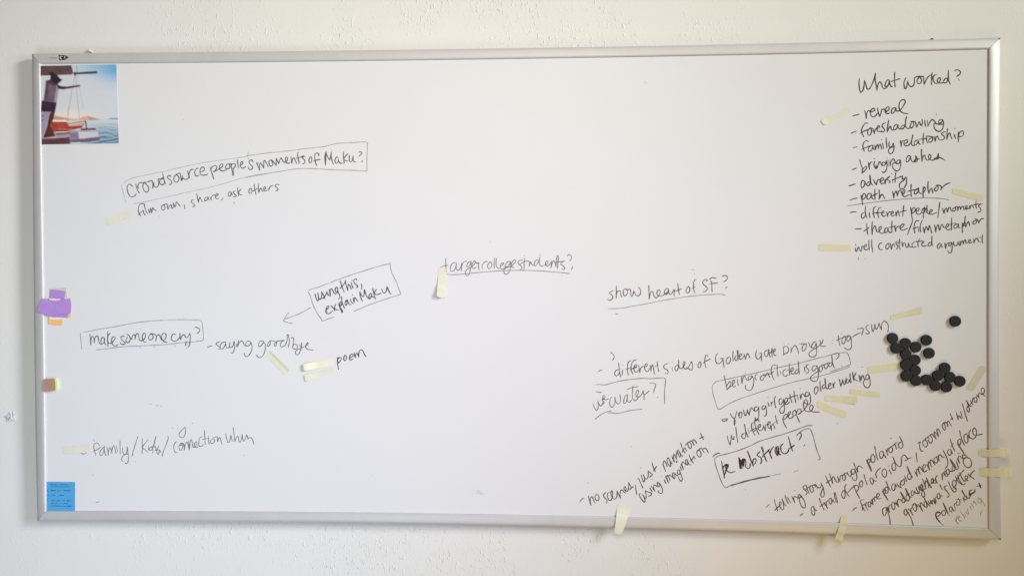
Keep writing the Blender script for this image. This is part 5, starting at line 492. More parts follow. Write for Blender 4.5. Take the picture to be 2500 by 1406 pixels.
('handwriting', 'bold slanting dark handwriting: polaroids +', 1, [(3.2, 1.0, '10698 -5534 10721 -5612 10805 -5721|10698 -5550 10713 -5487 10759 -5462 10812 -5485|10877 -5240 10926 -5357 10987 -5498|11320 -4919 11381 -5036 11457 -5113|11472 -5097 11503 -5112|11502 -4916 11510 -5034 11533 -5057|11616 -4891 11631 -4938 11578 -4986 11518 -5026|11721 -4733 11744 -4795 11767 -4858|11668 -4828 11774 -4787'), (2.3, 0.85, '10805 -5721 10882 -5786|10812 -5485 10805 -5517 10759 -5564 10736 -5581|10888 -5421 10843 -5453 10850 -5516 10896 -5554 10934 -5499 10911 -5428 10888 -5421|10987 -5498 11033 -5544|11070 -5324 11025 -5356 11033 -5434 11079 -5457 11086 -5370 11078 -5331 11139 -5432 11170 -5416|11139 -5307 11185 -5384|11154 -5338 11131 -5291 11169 -5243|11214 -5180 11184 -5228 11200 -5290 11253 -5281 11275 -5210 11252 -5148 11199 -5149|11252 -5117 11214 -5148|11290 -5132 11306 -5163|11343 -5115 11366 -5162 11382 -5209|11411 -5051 11366 -5083 11381 -5146 11427 -5145 11427 -5051|11457 -5113 11503 -5097 11487 -4987 11540 -4916 11563 -4908')]),
('handwriting', 'faint grey slanting handwriting: reliving', 1, [(2.0, 0.55, '11148 -5621 11186 -5683 11240 -5752|11194 -5667 11186 -5604 11216 -5572|11231 -5619 11269 -5579 11246 -5540 11224 -5572 11247 -5650 11315 -5673|11269 -5430 11337 -5523 11398 -5608|11383 -5491 11414 -5569|11405 -5436 11444 -5490 11482 -5513 11458 -5411 11451 -5380|11511 -5293 11534 -5363 11549 -5394|11534 -5238 11572 -5300 11602 -5346|11594 -5236 11602 -5174 11655 -5251 11670 -5259|11753 -5108 11708 -5125 11708 -5203 11761 -5234 11784 -5171 11753 -5108 11822 -5217 11867 -5310|11800 -5406 11762 -5484 11762 -5532|11700 -5094 11730 -5125')]),
('handwriting', 'stray dots and dashes of old marker', 0, [(2.13, 0.8, '-10596 -5581 -10507 -5559'), (1.77, 0.5, '3612 5140 3652 5129|-9153 -2991 -9066 -3012|-8978 -3032 -8912 -3021|-8858 -3042 -8803 -3052|-10681 -4855 -10659 -4876|-8218 4360 -8186 4349|-266 1186 -245 1176|3275 -3948 3305 -3958|-3316 -4761 -3294 -4771'), (4.43, 0.06, '-696 -5108 -540 -5137 -404 -5208|-644 -5170 -488 -5199'), (1.77, 0.07, '-707 -5140 -718 -5327')])
]
for (name, label, brown, runs) in INK:
    vs, fs, fm, mats = [], [], [], []
    k = 0
    for (w, tone, text) in runs:
        mats.append(ink_material(tone, brown))
        for stroke in text.split("|"):
            v = [int(c) for c in stroke.split()]
            pts = [(v[i] / 10000.0, v[i + 1] / 10000.0) for i in range(0, len(v), 2)]
            ribbon(pts, w / 1000.0, 0.000004 * (k % 40), vs, fs, len(mats) - 1, fm)
            k += 1
    o = mesh_object(name, vs, fs, None, board, mats=mats, face_mats=fm)
    o["label"] = label

# ------------------------------------------------------------------ sheets of paper and tape
def sheet(name, corners, heights, thick, mat, nu=14, nv=3, parent=None, sag=None, round_=0.0, wavy=0.0):
    """corners: 4 (x, z) points going round (a, b along one long edge, c, d back along the other);
    heights: distance from the wall at equal steps from the a-d end to the b-c end."""
    a, b2, c, d = [Vector(p) for p in corners]
    vs, fs = [], []
    def height(u):
        t = u * (len(heights) - 1)
        i = min(int(t), len(heights) - 2)
        f = t - i
        f = f * f * (3 - 2 * f)
        return heights[i] * (1 - f) + heights[i + 1] * f
    for side in (0, 1):
        for j in range(nv + 1):
            v = j / nv
            for i in range(nu + 1):
                u = i / nu
                uu, vv = u, v
                if round_:
                    e = min(u, 1 - u)
                    if e < round_:
                        k = math.sqrt(max(0, 1 - ((round_ - e) / round_) ** 2))
                        vv = 0.5 + (v - 0.5) * (0.72 + 0.28 * k)
                p = (a * (1 - uu) + b2 * uu) * (1 - vv) + (d * (1 - uu) + c * uu) * vv
                h = height(u) + (sag(u, v) if sag else 0) + wavy * math.sin(u * 9 + v * 2)
                vs.append((p.x, -(h + (thick if side == 0 else 0)), p.y))
    N = (nu + 1) * (nv + 1)
    idx = lambda s, i, j: s * N + j * (nu + 1) + i
    for j in range(nv):
        for i in range(nu):
            fs.append((idx(0, i, j), idx(0, i + 1, j), idx(0, i + 1, j + 1), idx(0, i, j + 1)))
            fs.append((idx(1, i, j), idx(1, i, j + 1), idx(1, i + 1, j + 1), idx(1, i + 1, j)))
    for i in range(nu):
        fs.append((idx(0, i, 0), idx(1, i, 0), idx(1, i + 1, 0), idx(0, i + 1, 0)))
        fs.append((idx(0, i, nv), idx(0, i + 1, nv), idx(1, i + 1, nv), idx(1, i, nv)))
    for j in range(nv):
        fs.append((idx(0, 0, j), idx(0, 0, j + 1), idx(1, 0, j + 1), idx(1, 0, j)))
        fs.append((idx(0, nu, j), idx(1, nu, j), idx(1, nu, j + 1), idx(0, nu, j + 1)))
    o = mesh_object(name, vs, fs, mat, parent)
    bm = bmesh.new(); bm.from_mesh(o.data); bmesh.ops.recalc_face_normals(bm, faces=bm.faces); bm.to_mesh(o.data); bm.free()
    return o

def tape_material(name, color, alpha):
    m = material(name, color, 0.55, 0.25, mottle=(60, 0.03))
    m.node_tree.nodes["Principled BSDF"].inputs["Alpha"].default_value = alpha
    return m
M_TAPE = {"pale": tape_material("tape_pale", (0.84, 0.835, 0.69), 0.85),
          "thin": tape_material("tape_thin", (0.80, 0.78, 0.62), 0.60),
          "white": tape_material("tape_white", (0.83, 0.83, 0.66), 0.95),
          "yellow": tape_material("tape_yellow", (0.83, 0.80, 0.56), 0.80)}
for (label, mat, corners, heights) in [
('faded tape strip left of the words film own', 'pale', [(-1.02843, 0.1804), (-0.96129, 0.20394), (-0.95149, 0.1885), (-1.023, 0.16336)], [0.016300000000000002, 0.016300000000000002, 0.016300000000000002, 0.016300000000000002, 0.016300000000000002]),
('tape strip slanting down below the word goodbye', 'pale', [(-0.60416, -0.16881), (-0.59055, -0.16016), (-0.54028, -0.20823), (-0.55704, -0.22327)], [0.016300000000000002, 0.0165, 0.0181]),
('pale tape strip with a lifted end, beside the word poem, upper of the two', 'white', [(-0.50617, -0.19251), (-0.43186, -0.17945), (-0.42763, -0.19672), (-0.50408, -0.21084)], [0.020800000000000003, 0.016700000000000003, 0.016300000000000002]),
('tape strip just under the one beside the word poem', 'pale', [(-0.5051, -0.22169), (-0.42871, -0.20144), (-0.42874, -0.21612), (-0.50087, -0.23846)], [0.017800000000000003, 0.016300000000000002, 0.016300000000000002]),
('upright tape strip hanging from the word target', 'pale', [(-0.15694, 0.05365), (-0.16116, -0.02095), (-0.13926, -0.023), (-0.13811, 0.05259)], [0.016300000000000002, 0.016300000000000002, 0.017300000000000003, 0.020300000000000002, 0.0233]),
('flat faded tape strip left of the word family at lower left', 'pale', [(-1.14741, -0.41362), (-1.07088, -0.40735), (-1.07207, -0.42662), (-1.1464, -0.43398)], [0.016300000000000002, 0.016300000000000002, 0.016300000000000002, 0.016300000000000002, 0.016300000000000002]),
('tape strip left of the word reveal', 'pale', [(0.79009, 0.41366), (0.86127, 0.4481), (0.86721, 0.43498), (0.79999, 0.40148)], [0.017300000000000003, 0.016300000000000002, 0.016300000000000002, 0.016300000000000002, 0.016300000000000002]),
('faded tape strip right of the words path metaphor', 'yellow', [(1.10604, 0.24652), (1.17962, 0.22707), (1.17969, 0.21115), (1.1061, 0.23156)], [0.016300000000000002, 0.016300000000000002, 0.016300000000000002, 0.016300000000000002, 0.016300000000000002]),
('level tape strip left of the words well constructed', 'yellow', [(0.7873, 0.11083), (0.86526, 0.10756), (0.86531, 0.09147), (0.78735, 0.09268)], [0.016300000000000002, 0.016300000000000002, 0.016300000000000002, 0.016300000000000002, 0.016300000000000002]),
('tape strip right of the word sun, above the magnets', 'yellow', [(0.96008, -0.06534), (1.03528, -0.04407), (1.03729, -0.05908), (0.96012, -0.0784)], [0.016300000000000002, 0.016300000000000002, 0.016300000000000002, 0.017300000000000003, 0.018300000000000004]),
('tape strip running under the magnets from the word walking', 'yellow', [(0.90554, -0.19127), (0.98375, -0.1807), (0.98577, -0.19977), (0.90658, -0.20839)], [0.016300000000000002, 0.016300000000000002, 0.016300000000000002, 0.016300000000000002, 0.016800000000000002]),
('uppermost of the three tapes under the word walking', 'yellow', [(0.86289, -0.24549), (0.93718, -0.25448), (0.93526, -0.26758), (0.86194, -0.25912)], [0.016300000000000002, 0.016300000000000002, 0.016300000000000002, 0.016300000000000002, 0.016300000000000002]),
('middle, level tape of the three under the word walking', 'yellow', [(0.80318, -0.26263), (0.88336, -0.2647), (0.88145, -0.28385), (0.80322, -0.27678)], [0.016300000000000002, 0.016300000000000002, 0.016300000000000002, 0.017300000000000003, 0.018300000000000004]),
('lowest tape of the three, right of the word people', 'yellow', [(0.78539, -0.27592), (0.85862, -0.30355), (0.85177, -0.32078), (0.78346, -0.29313)], [0.016300000000000002, 0.016300000000000002, 0.016300000000000002, 0.016300000000000002, 0.016300000000000002]),
('very faint slanting tape between the magnets and the right rail', 'thin', [(1.17464, -0.18665), (1.13906, -0.24586), (1.15749, -0.24972), (1.19302, -0.19053)], [0.016300000000000002, 0.016300000000000002, 0.016300000000000002, 0.016300000000000002, 0.016300000000000002]),
('tape strip wrapped over the bottom rail below the word scenes', 'white', [(0.29491, -0.54012), (0.28566, -0.61285), (0.30506, -0.61661), (0.32859, -0.5447)], [0.016300000000000002, 0.016300000000000002, 0.017300000000000003, 0.0203, 0.0208, 0.0203, 0.0193, 0.0178]),
('tape strip wrapped over the bottom rail near the lower right corner', 'yellow', [(0.84359, -0.55844), (0.82453, -0.6291), (0.8424, -0.63687), (0.8594, -0.56019)], [0.016300000000000002, 0.019, 0.0204, 0.0172, 0.012]),
('upper of the two tapes wrapped over the right rail', 'yellow', [(1.17068, -0.39161), (1.24771, -0.38895), (1.25166, -0.40887), (1.17075, -0.40862)], [0.016300000000000002, 0.018, 0.0201, 0.0204, 0.0197, 0.018, 0.015]),
('lower of the two tapes wrapped over the right rail', 'yellow', [(1.1728, -0.43611), (1.256, -0.43575), (1.25707, -0.45726), (1.17192, -0.45664)], [0.016300000000000002, 0.0181, 0.0202, 0.0205, 0.0196, 0.016, 0.011])
]:
    o = sheet("tape_strip", corners, heights, 0.00018, M_TAPE[mat], nu=20, nv=2, round_=0.04)
    tag(o, label, "tape", "strips of pale yellow tape left on the whiteboard")

# ------------------------------------------------------------------ round magnets
M_MAG = material("black_plastic", (0.021, 0.0215, 0.024), 0.6, 0.22, bump=(500, 0.1, 0.0004))
def magnet_mesh():
    prof = [(0.0128, 0.0), (0.0132, 0.0005), (0.0132, 0.0046), (0.0130, 0.0053), (0.0125, 0.0057), (0.0116, 0.0059), (0.0112, 0.0059), (0.005, 0.00585)]
    n = 48
    vs, fs = [], []
    for (r, h) in prof:
        for i in range(n):
            a = 2 * math.pi * i / n
            vs.append((r * math.cos(a), -h, r * math.sin(a)))
    for k in range(len(prof) - 1):
        for i in range(n):
            a, b2 = k * n + i, k * n + (i + 1) % n
            fs.append((a, a + n, b2 + n, b2))
    fs.append(tuple(reversed(range(n))))
    fs.append(tuple(range((len(prof) - 1) * n, len(prof) * n)))
    me = bpy.data.meshes.new("round_magnet")
    me.from_pydata(vs, [], fs)
    me.materials.append(M_MAG)
    bm = bmesh.new(); bm.from_mesh(me); bmesh.ops.recalc_face_normals(bm, faces=bm.faces); bm.to_mesh(me); bm.free()
    me.polygons.foreach_set("use_smooth", [len(p.vertices) == 4 for p in me.polygons])
    return me
MAGNET = magnet_mesh()
for (x, z, label) in [
(1.1127, -0.07895, 'round black magnet on its own, far up and right of all the others'),
(0.96395, -0.12082, "round black magnet at the row's upper left end, just under the word sun"),
(0.97234, -0.14522, 'round black magnet below the upper left end of the row, second from the word sun'),
(0.99481, -0.13348, "round black magnet between the upper left pair and the slanting row's right end"),
(1.01908, -0.14222, 'round black magnet at the right end of the upper slanting row of three'),
(1.04432, -0.12525, 'loose round black magnet upper of the two standing alone right of the slanting row'),
(1.0508, -0.15712, 'loose round black magnet lower of the two standing alone right of the slanting row'),
(0.99539, -0.16002, 'round black magnet at the top of the vertical double column, under the slanting row'),
(1.01728, -0.17383, 'upper round black magnet on the right side of the vertical double column'),
(0.9958, -0.18608, 'round black magnet at the right end of the tape strip beside the word walking'),
(1.01817, -0.19921, 'lower round black magnet on the right side of the vertical double column'),
(0.99685, -0.21344, 'lowest left round black magnet, at the foot of the vertical double column'),
(1.01985, -0.22427, 'round black magnet at the bottom bend, right of the lowest left one'),
(1.04532, -0.22228, 'round black magnet midway along the bottom row, linking column and right cluster'),
(1.06605, -0.23621, 'bottom left round black magnet of the ring around the small white gap'),
(1.09226, -0.23912, 'lowest round black magnet of all, at the bottom right of the ring'),
(1.07152, -0.21196, 'upper left round black magnet of the ring around the small white gap'),
(1.10009, -0.21503, 'upper right round black magnet of the ring, touching the last one on the right'),
(1.08843, -0.19288, 'round black magnet on top of the ring cluster, the peak of its pyramid'),
(1.1239, -0.225, 'rightmost round black magnet of the cluster, beside the faint slanting tape')
]:
    o = bpy.data.objects.new("round_magnet", MAGNET)
    COL.objects.link(o)
    o.location = (x, BOARD_Y - 0.0006, z)
    o.rotation_euler = (0, rnd.uniform(0, 6.28), 0)
    tag(o, label, "magnet", "small round black magnets on the whiteboard")

# ------------------------------------------------------------------ notes and flags at the left edge
M_PURPLE = material("purple_paper", srgb(178, 138, 212), 0.8, 0.15, mottle=(40, 0.03))
M_ORANGE = material("orange_paper", srgb(245, 190, 120), 0.8, 0.15)
M_CREAM = material("cream_paper", srgb(240, 228, 208), 0.8, 0.15)
M_LIME = material("lime_paper", srgb(200, 240, 150), 0.8, 0.15)
M_BROWN = material("brown_card", srgb(176, 138, 120), 0.8, 0.15, mottle=(80, 0.05))
M_BLUE = material("blue_paper", srgb(84, 166, 218), 0.8, 0.15, mottle=(20, 0.02))
MATS = {"purple": M_PURPLE, "orange": M_ORANGE, "cream": M_CREAM, "lime": M_LIME, "brown": M_BROWN, "blue": M_BLUE, "thin": M_TAPE["thin"]}
def outline_sheet(name, pts, heights, thick, mat):
    """a cut sheet given by its outline; heights per corner (distance from the wall)"""
    n = len(pts)
    cx = sum(p[0] for p in pts) / n
    cz = sum(p[1] for p in pts) / n
    ch = sum(heights) / n
    vs = [(p[0], -(h + thick), p[1]) for p, h in zip(pts, heights)] + [(cx, -(ch + thick), cz)]
    vs += [(p[0], -h, p[1]) for p, h in zip(pts, heights)] + [(cx, -ch, cz)]
    fs = []
    for i in range(n):
        j = (i + 1) % n
        fs += [(i, j, n), (n + 1 + j, n + 1 + i, 2 * n + 1), (i, n + 1 + i, n + 1 + j, j)]
    o = mesh_object(name, vs, fs, mat)
    bm = bmesh.new(); bm.from_mesh(o.data); bmesh.ops.recalc_face_normals(bm, faces=bm.faces); bm.to_mesh(o.data); bm.free()
    return o
for (name, label, cat, mat, thick, pts, heights) in [
('page_flag', 'thin yellow see-through flag showing behind the small purple flag', 'flag', 'thin', 0.0002, [(-1.18174, -1e-05), (-1.15707, 0.00182), (-1.13671, 0.00274), (-1.13447, -0.02371), (-1.18379, -0.03014)], [0.016300000000000002, 0.016300000000000002, 0.016300000000000002, 0.016300000000000002, 0.016300000000000002]),
('page_flag', 'small purple flag standing above the large purple one', 'flag', 'purple', 0.0003, [(-1.17944, -0.00228), (-1.15765, -0.0041), (-1.13866, -0.00729), (-1.14161, -0.03008), (-1.18132, -0.02556)], [0.016900000000000002, 0.016900000000000002, 0.017, 0.017, 0.0171]),
('paper_scrap', 'cream paper scrap between the small and large purple flags', 'paper', 'cream', 0.0003, [(-1.18186, -0.02536), (-1.14965, -0.02734), (-1.15632, -0.03555), (-1.18095, -0.03376)], [0.0177, 0.0177, 0.0177, 0.0177]),
('sticky_note', 'orange sticky note whose ends show at the foot of the purple flags', 'sticky note', 'orange', 0.0003, [(-1.18554, -0.08128), (-1.18173, -0.07761), (-1.13334, -0.06655), (-1.12434, -0.06288), (-1.12534, -0.07474), (-1.14667, -0.08118), (-1.14721, -0.09505), (-1.16, -0.09536), (-1.1837, -0.09269)], [0.016900000000000002, 0.016900000000000002, 0.016900000000000002, 0.016900000000000002, 0.016900000000000002, 0.016900000000000002, 0.016900000000000002, 0.016900000000000002, 0.016900000000000002]),
('paper_scrap', 'cream paper scrap above the orange note end', 'paper', 'cream', 0.0003, [(-1.18209, -0.07027), (-1.13662, -0.07017), (-1.13619, -0.07974), (-1.14708, -0.08132), (-1.18215, -0.08104)], [0.0177, 0.0177, 0.0177, 0.0177, 0.0177]),
('page_flag', 'lower purple flag sticking out beneath the large purple one', 'flag', 'purple', 0.0003, [(-1.17694, -0.06932), (-1.12672, -0.06101), (-1.13341, -0.07588), (-1.15612, -0.07493), (-1.17506, -0.0737)], [0.018300000000000004, 0.018300000000000004, 0.018300000000000004, 0.018300000000000004, 0.018300000000000004]),
('page_flag', 'large purple flag, crumpled, lapping over the left rail', 'flag', 'purple', 0.0004, [(-1.19964, -0.0255), (-1.18741, -0.0278), (-1.1718, -0.03168), (-1.15604, -0.03095), (-1.14562, -0.02866), (-1.12514, -0.02638), (-1.12191, -0.04094), (-1.1233, -0.06279), (-1.13162, -0.06507), (-1.15588, -0.06692), (-1.16064, -0.07195), (-1.17579, -0.07244), (-1.19546, -0.06654), (-1.2113, -0.05848), (-1.20595, -0.04281)], [0.0208, 0.0193, 0.02, 0.0195, 0.0195, 0.019, 0.019, 0.0192, 0.0195, 0.02, 0.02, 0.02, 0.0203, 0.022, 0.0214]),
('sticky_note', 'lime sticky square showing at the right edge of the brown one', 'sticky note', 'lime', 0.003, [(-1.18724, -0.23731), (-1.16468, -0.23406), (-1.16055, -0.23769), (-1.15829, -0.26053), (-1.16246, -0.26513), (-1.18739, -0.26533)], [0.016300000000000002, 0.016300000000000002, 0.016300000000000002, 0.016300000000000002, 0.016300000000000002, 0.016300000000000002]),
('card_square', 'small brown card square over a lime one beside the left rail', 'card', 'brown', 0.003, [(-1.19513, -0.23639), (-1.16845, -0.23529), (-1.16585, -0.23675), (-1.16405, -0.25443), (-1.16445, -0.2647), (-1.17928, -0.26733), (-1.19232, -0.26777), (-1.19564, -0.26608)], [0.019500000000000003, 0.019500000000000003, 0.019500000000000003, 0.019500000000000003, 0.019500000000000003, 0.019500000000000003, 0.019500000000000003, 0.019500000000000003])
]:
    o = outline_sheet(name, pts, heights, thick, MATS[mat])
    tag(o, label, cat)

# blue note with its faint blue pen writing
note = thing("sticky_note", (-1.19248, -0.0163, -0.58182), "square blue sticky note with faint writing in the board's lower left corner", "sticky note")
pp = sheet("paper", [(-1.19209, -0.50542), (-1.11478, -0.50519), (-1.11542, -0.58168), (-1.19248, -0.58182)], [0.0163, 0.0166, 0.0167, 0.0166, 0.0170], 0.0002, M_BLUE, nu=10, nv=6, parent=note)
M_PEN = material("blue_pen", srgb(25, 110, 180), 0.6)
vs, fs, fm = [], [], []
k = 0
for (w, text) in [(1.1, '-11813 -5141 -11800 -5102 -11773 -5110 -11760 -5140|-11739 -5133 -11719 -5104 -11706 -5135|-11685 -5100 -11676 -5139 -11652 -5116|-11638 -5112 -11625 -5138|-11571 -5107 -11538 -5115 -11551 -5137|-11517 -5107 -11504 -5136 -11477 -5106|-11464 -5136 -11437 -5105 -11397 -5135 -11370 -5104 -11356 -5134|-11814 -5181 -11639 -5173 -11464 -5178 -11276 -5170|-11888 -5263 -11888 -5294 -11848 -5291|-11801 -5290 -11787 -5266 -11767 -5289 -11747 -5266 -11733 -5289 -11706 -5269 -11673 -5288|-11632 -5268 -11599 -5274 -11606 -5290 -11565 -5289 -11532 -5266|-11451 -5285 -11444 -5252 -11418 -5278 -11384 -5264 -11357 -5286 -11323 -5263 -11290 -5282 -11250 -5262|-11889 -5393 -11848 -5410|-11788 -5394 -11748 -5393 -11721 -5412 -11687 -5405|-11566 -5410 -11539 -5392 -11506 -5412 -11452 -5399|-11889 -5512 -11890 -5558|-11789 -5549 -11775 -5530 -11742 -5549 -11728 -5529 -11694 -5548|-11634 -5544 -11620 -5527 -11594 -5553 -11553 -5535|-11493 -5545 -11466 -5531 -11432 -5544|-11378 -5543 -11345 -5529 -11305 -5548 -11251 -5530|-11796 -5621 -11762 -5607 -11722 -5620|-11695 -5619 -11668 -5599 -11621 -5622|-11574 -5611 -11533 -5610|-11480 -5622 -11426 -5608 -11386 -5621 -11338 -5600|-11796 -5679 -11762 -5672 -11722 -5691 -11682 -5675 -11628 -5690|-11614 -5676 -11574 -5695 -11540 -5678 -11494 -5694|-11460 -5674 -11440 -5689 -11399 -5679'), (2.0, '-11787 -5284 -11693 -5280|-11444 -5275 -11256 -5271|-11352 -5678 -11319 -5691 -11285 -5671 -11252 -5690|-11559 -5409 -11452 -5404|-11372 -5546 -11264 -5538')]:
    for stroke in text.split("|"):
        v = [int(c) for c in stroke.split()]
        pts = [(v[i] / 10000.0, v[i + 1] / 10000.0) for i in range(0, len(v), 2)]
        ribbon(pts, w / 1000.0, 0.0013 + 0.000004 * (k % 40), vs, fs, 0, fm)
        k += 1
mesh_object("pen_writing", vs, fs, M_PEN, note)

# ------------------------------------------------------------------ the square photo print
def paint_print():
    """Colours of the printed picture on a grid: fisherman, canopy and boats at sea."""
    N = 200
    u = (np.arange(N) + 0.5) / N
    U, V = np.meshgrid(u, u)                       # V runs downwards
    A, B_, C_, D = [np.array(p, float) for p in ((115, 75), (1370, 50), (1410, 1335), (150, 1355))]
    X = (A[0] * (1 - U) + B_[0] * U) * (1 - V) + (D[0] * (1 - U) + C_[0] * U) * V
    Y = (A[1] * (1 - U) + B_[1] * U) * (1 - V) + (D[1] * (1 - U) + C_[1] * U) * V
    rs = np.random.RandomState(3)
    img = np.zeros((N, N, 3)) + np.array((214, 217, 223.0))
    def mix(mask, col):
        nonlocal img
        img = img * (1 - mask[..., None]) + np.array(col, float) * mask[..., None]
    mix(np.clip(np.exp(-((1400 - X) ** 2 + (Y - 60) ** 2 * 2.2) / 330 ** 2), 0, 1), (92, 165, 218))
    mix(np.clip(1 - (Y - 50) / 210, 0, 1) * np.clip((X - 560) / 400, 0, 1) * 0.55, (128, 182, 214))
    mix(np.clip(1 - abs(Y - 900) / 170, 0, 1) * np.clip(1 - abs(X - 620) / 520, 0, 1) * 0.8, (252, 232, 214))
    def inside(poly, soft=7.0):
        P = np.array(poly, float)
        x, y = X, Y
        c = np.zeros(x.shape, bool)
        dist = np.full(x.shape, 1e9)
        j = len(P) - 1
        for i in range(len(P)):
            xi, yi, xj, yj = *P[i], *P[j]
            cond = ((yi > y) != (yj > y)) & (x < (xj - xi) * (y - yi) / (yj - yi + 1e-9) + xi)
            c ^= cond
            ex, ey = xj - xi, yj - yi
            t = np.clip(((x - xi) * ex + (y - yi) * ey) / (ex * ex + ey * ey + 1e-9), 0, 1)
            dist = np.minimum(dist, np.hypot(x - xi - t * ex, y - yi - t * ey))
            j = i
        return np.clip(0.5 + np.where(c, dist, -dist) / (2 * soft), 0, 1)
    def line(pts, w, col, a=1.0):
        for (x0, y0), (x1, y1) in zip(pts, pts[1:]):
            ex, ey = x1 - x0, y1 - y0
            t = np.clip(((X - x0) * ex + (Y - y0) * ey) / (ex * ex + ey * ey + 1e-9), 0, 1)
            d = np.hypot(X - x0 - t * ex, Y - y0 - t * ey)
            mix(np.clip((w - d) / 6 + 0.5, 0, 1) * a, col)
    # waves noise
    def wavenoise(sx, sy):
        n = np.zeros((N, N))
        for k in range(26):
            fx, fy = rs.uniform(0.3, 1) * sx, rs.uniform(0.4, 1) * sy
            n += np.sin(X * fx * rs.choice([-1, 1]) + Y * fy + rs.uniform(0, 6.28)) * (0.6 + 0.6 * np.sin(X * rs.uniform(.005, .02) + rs.uniform(0, 6.28)))
        return n / 4.4
    sea = inside([(300, 955), (1420, 943), (1430, 1400), (120, 1400), (140, 955)])
    mix(sea, (206, 214, 222))
    deep = sea * np.clip((Y - 970) / 330, 0, 1) * np.clip((X - 700) / 420, 0, 1)
    mix(deep, (118, 152, 172))
    wn = wavenoise(0.035, 0.17)
    mix(deep * np.clip(wn, 0, 1) * 0.75, (62, 96, 124))
    mix(deep * np.clip(-wn, 0, 1) * 0.6, (190, 208, 218))
    mix(inside([(330, 962), (355, 888), (420, 898), (520, 912), (640, 936), (760, 945), (820, 902), (900, 893), (1000, 920), (1110, 950), (1000, 962)], 14), (214, 172, 148))
    mix(inside([(340, 945), (360, 895), (440, 915), (560, 945)], 14) * 0.7, (198, 128, 96))
    mix(inside([(900, 905), (1000, 922), (1110, 952), (940, 955)], 12) * 0.5, (150, 130, 125))
    mix(inside([(1220, 945), (1290, 925), (1350, 930), (1420, 925), (1420, 948)], 6), (128, 140, 160))
    # boats
    mix(inside([(290, 985), (560, 985), (600, 1015), (590, 1060), (800, 1045), (850, 1010), (800, 1085), (640, 1120), (520, 1145), (320, 1130)]), (176, 72, 58))
    mix(inside([(560, 1000), (640, 995), (860, 985), (830, 1030), (620, 1060), (585, 1040)], 16) * 0.75, (236, 205, 190))
    line([(590, 1020), (870, 975)], 7, (150, 105, 95))
    line([(600, 1055), (860, 1010)], 5, (190, 120, 100))
    line([(560, 1085), (800, 1075)], 8, (140, 62, 58))
    line([(420, 1110), (640, 1100)], 7, (225, 150, 125), 0.7)
    mix(inside([(300, 955), (560, 962), (560, 988), (300, 982)]), (248, 238, 232))
    line([(868, 975), (882, 1100)], 9, (104, 66, 68))
    mix(inside([(350, 1155), (500, 1140), (700, 1125), (1062, 1150), (1102, 1285), (760, 1335), (560, 1310), (380, 1250)]), (166, 156, 176))
    mix(inside([(740, 1148), (1062, 1150), (1080, 1228), (900, 1250), (760, 1268)]), (206, 206, 216))
    mix(inside([(600, 1180), (740, 1150), (760, 1270), (620, 1260)], 14) * 0.7, (128, 112, 140))
    mix(inside([(360, 1165), (560, 1150), (640, 1170), (540, 1195), (400, 1200)], 12) * 0.8, (122, 78, 84))
    mix(inside([(560, 1278), (820, 1268), (1092, 1238), (1100, 1288), (800, 1325), (600, 1320)]), (112, 96, 122))
    line([(380, 1160), (560, 1148)], 9, (240, 232, 230))
    mix(inside([(790, 1100), (1030, 1092), (1030, 1116), (790, 1124)]), (100, 42, 46))
    mix(inside([(680, 1140), (740, 1095), (790, 1110), (740, 1140)]), (196, 200, 208))
    mix(inside([(310, 1135), (560, 1125), (560, 1140), (330, 1150)]), (120, 58, 54))
    mix(inside([(150, 1255), (600, 1238), (620, 1345), (100, 1400), (130, 1300)]), (98, 62, 66))
    line([(170, 1262), (560, 1240)], 8, (190, 178, 190), 0.7)
    mix(inside([(640, 1335), (760, 1315), (900, 1345), (900, 1400), (620, 1400)]), (200, 214, 222))
    # canopy, pole, rigging
    line([(700, 215), (650, 440), (610, 680), (590, 800), (568, 975)], 3, (120, 112, 112), 0.75)
    line([(598, 735), (585, 800), (575, 870)], 8, (196, 176, 130), 0.7)
    line([(700, 215), (725, 520), (760, 860), (768, 950)], 3, (128, 124, 128), 0.7)
    line([(735, 215), (790, 560), (830, 770)], 3, (150, 150, 156), 0.5)
    line([(722, 60), (725, 180)], 4, (90, 100, 110), 0.8)
    mix(inside([(100, 70), (628, 62), (645, 110), (662, 185), (640, 212), (100, 232)]), (100, 76, 80))
    line([(120, 225), (640, 208)], 5, (140, 72, 76), 0.8)
    mix(inside([(655, 186), (1052, 158), (1056, 196), (680, 212)]), (56, 70, 92))
    line([(695, 185), (695, 225)], 12, (120, 60, 66))
    # figure
    mix(inside([(285, 820), (362, 826), (340, 935), (292, 1040), (372, 1225), (170, 1250), (235, 1060), (262, 930)]), (92, 50, 52))
    mix(inside([(150, 640), (392, 668), (378, 760), (362, 832), (290, 850), (135, 822), (140, 730)]), (62, 45, 60))
    mix(inside([(130, 815), (305, 822), (262, 900), (212, 1100), (160, 1255), (120, 1255)]), (158, 150, 174))
    line([(140, 890), (180, 890)], 6, (90, 70, 90)); line([(150, 962), (160, 962)], 9, (80, 60, 80))
    mix(inside([(228, 312), (300, 298), (392, 362), (436, 400), (410, 520), (388, 680), (186, 642), (212, 450)]), (116, 98, 112))
    mix(inside([(215, 320), (262, 330), (250, 520), (225, 650), (180, 640), (205, 450)], 14) * 0.8, (84, 66, 78))
    mix(inside([(392, 392), (434, 412), (408, 540), (390, 670), (352, 655), (378, 500)], 12), (168, 162, 188))
    line([(235, 560), (240, 575)], 12, (96, 76, 92))
    mix(inside([(392, 372), (470, 408), (560, 414), (770, 384), (776, 408), (620, 436), (500, 456), (420, 446)]), (78, 48, 54))
    mix(inside([(225, 315), (300, 300), (345, 330), (390, 380), (360, 400), (240, 350)]), (88, 66, 76))
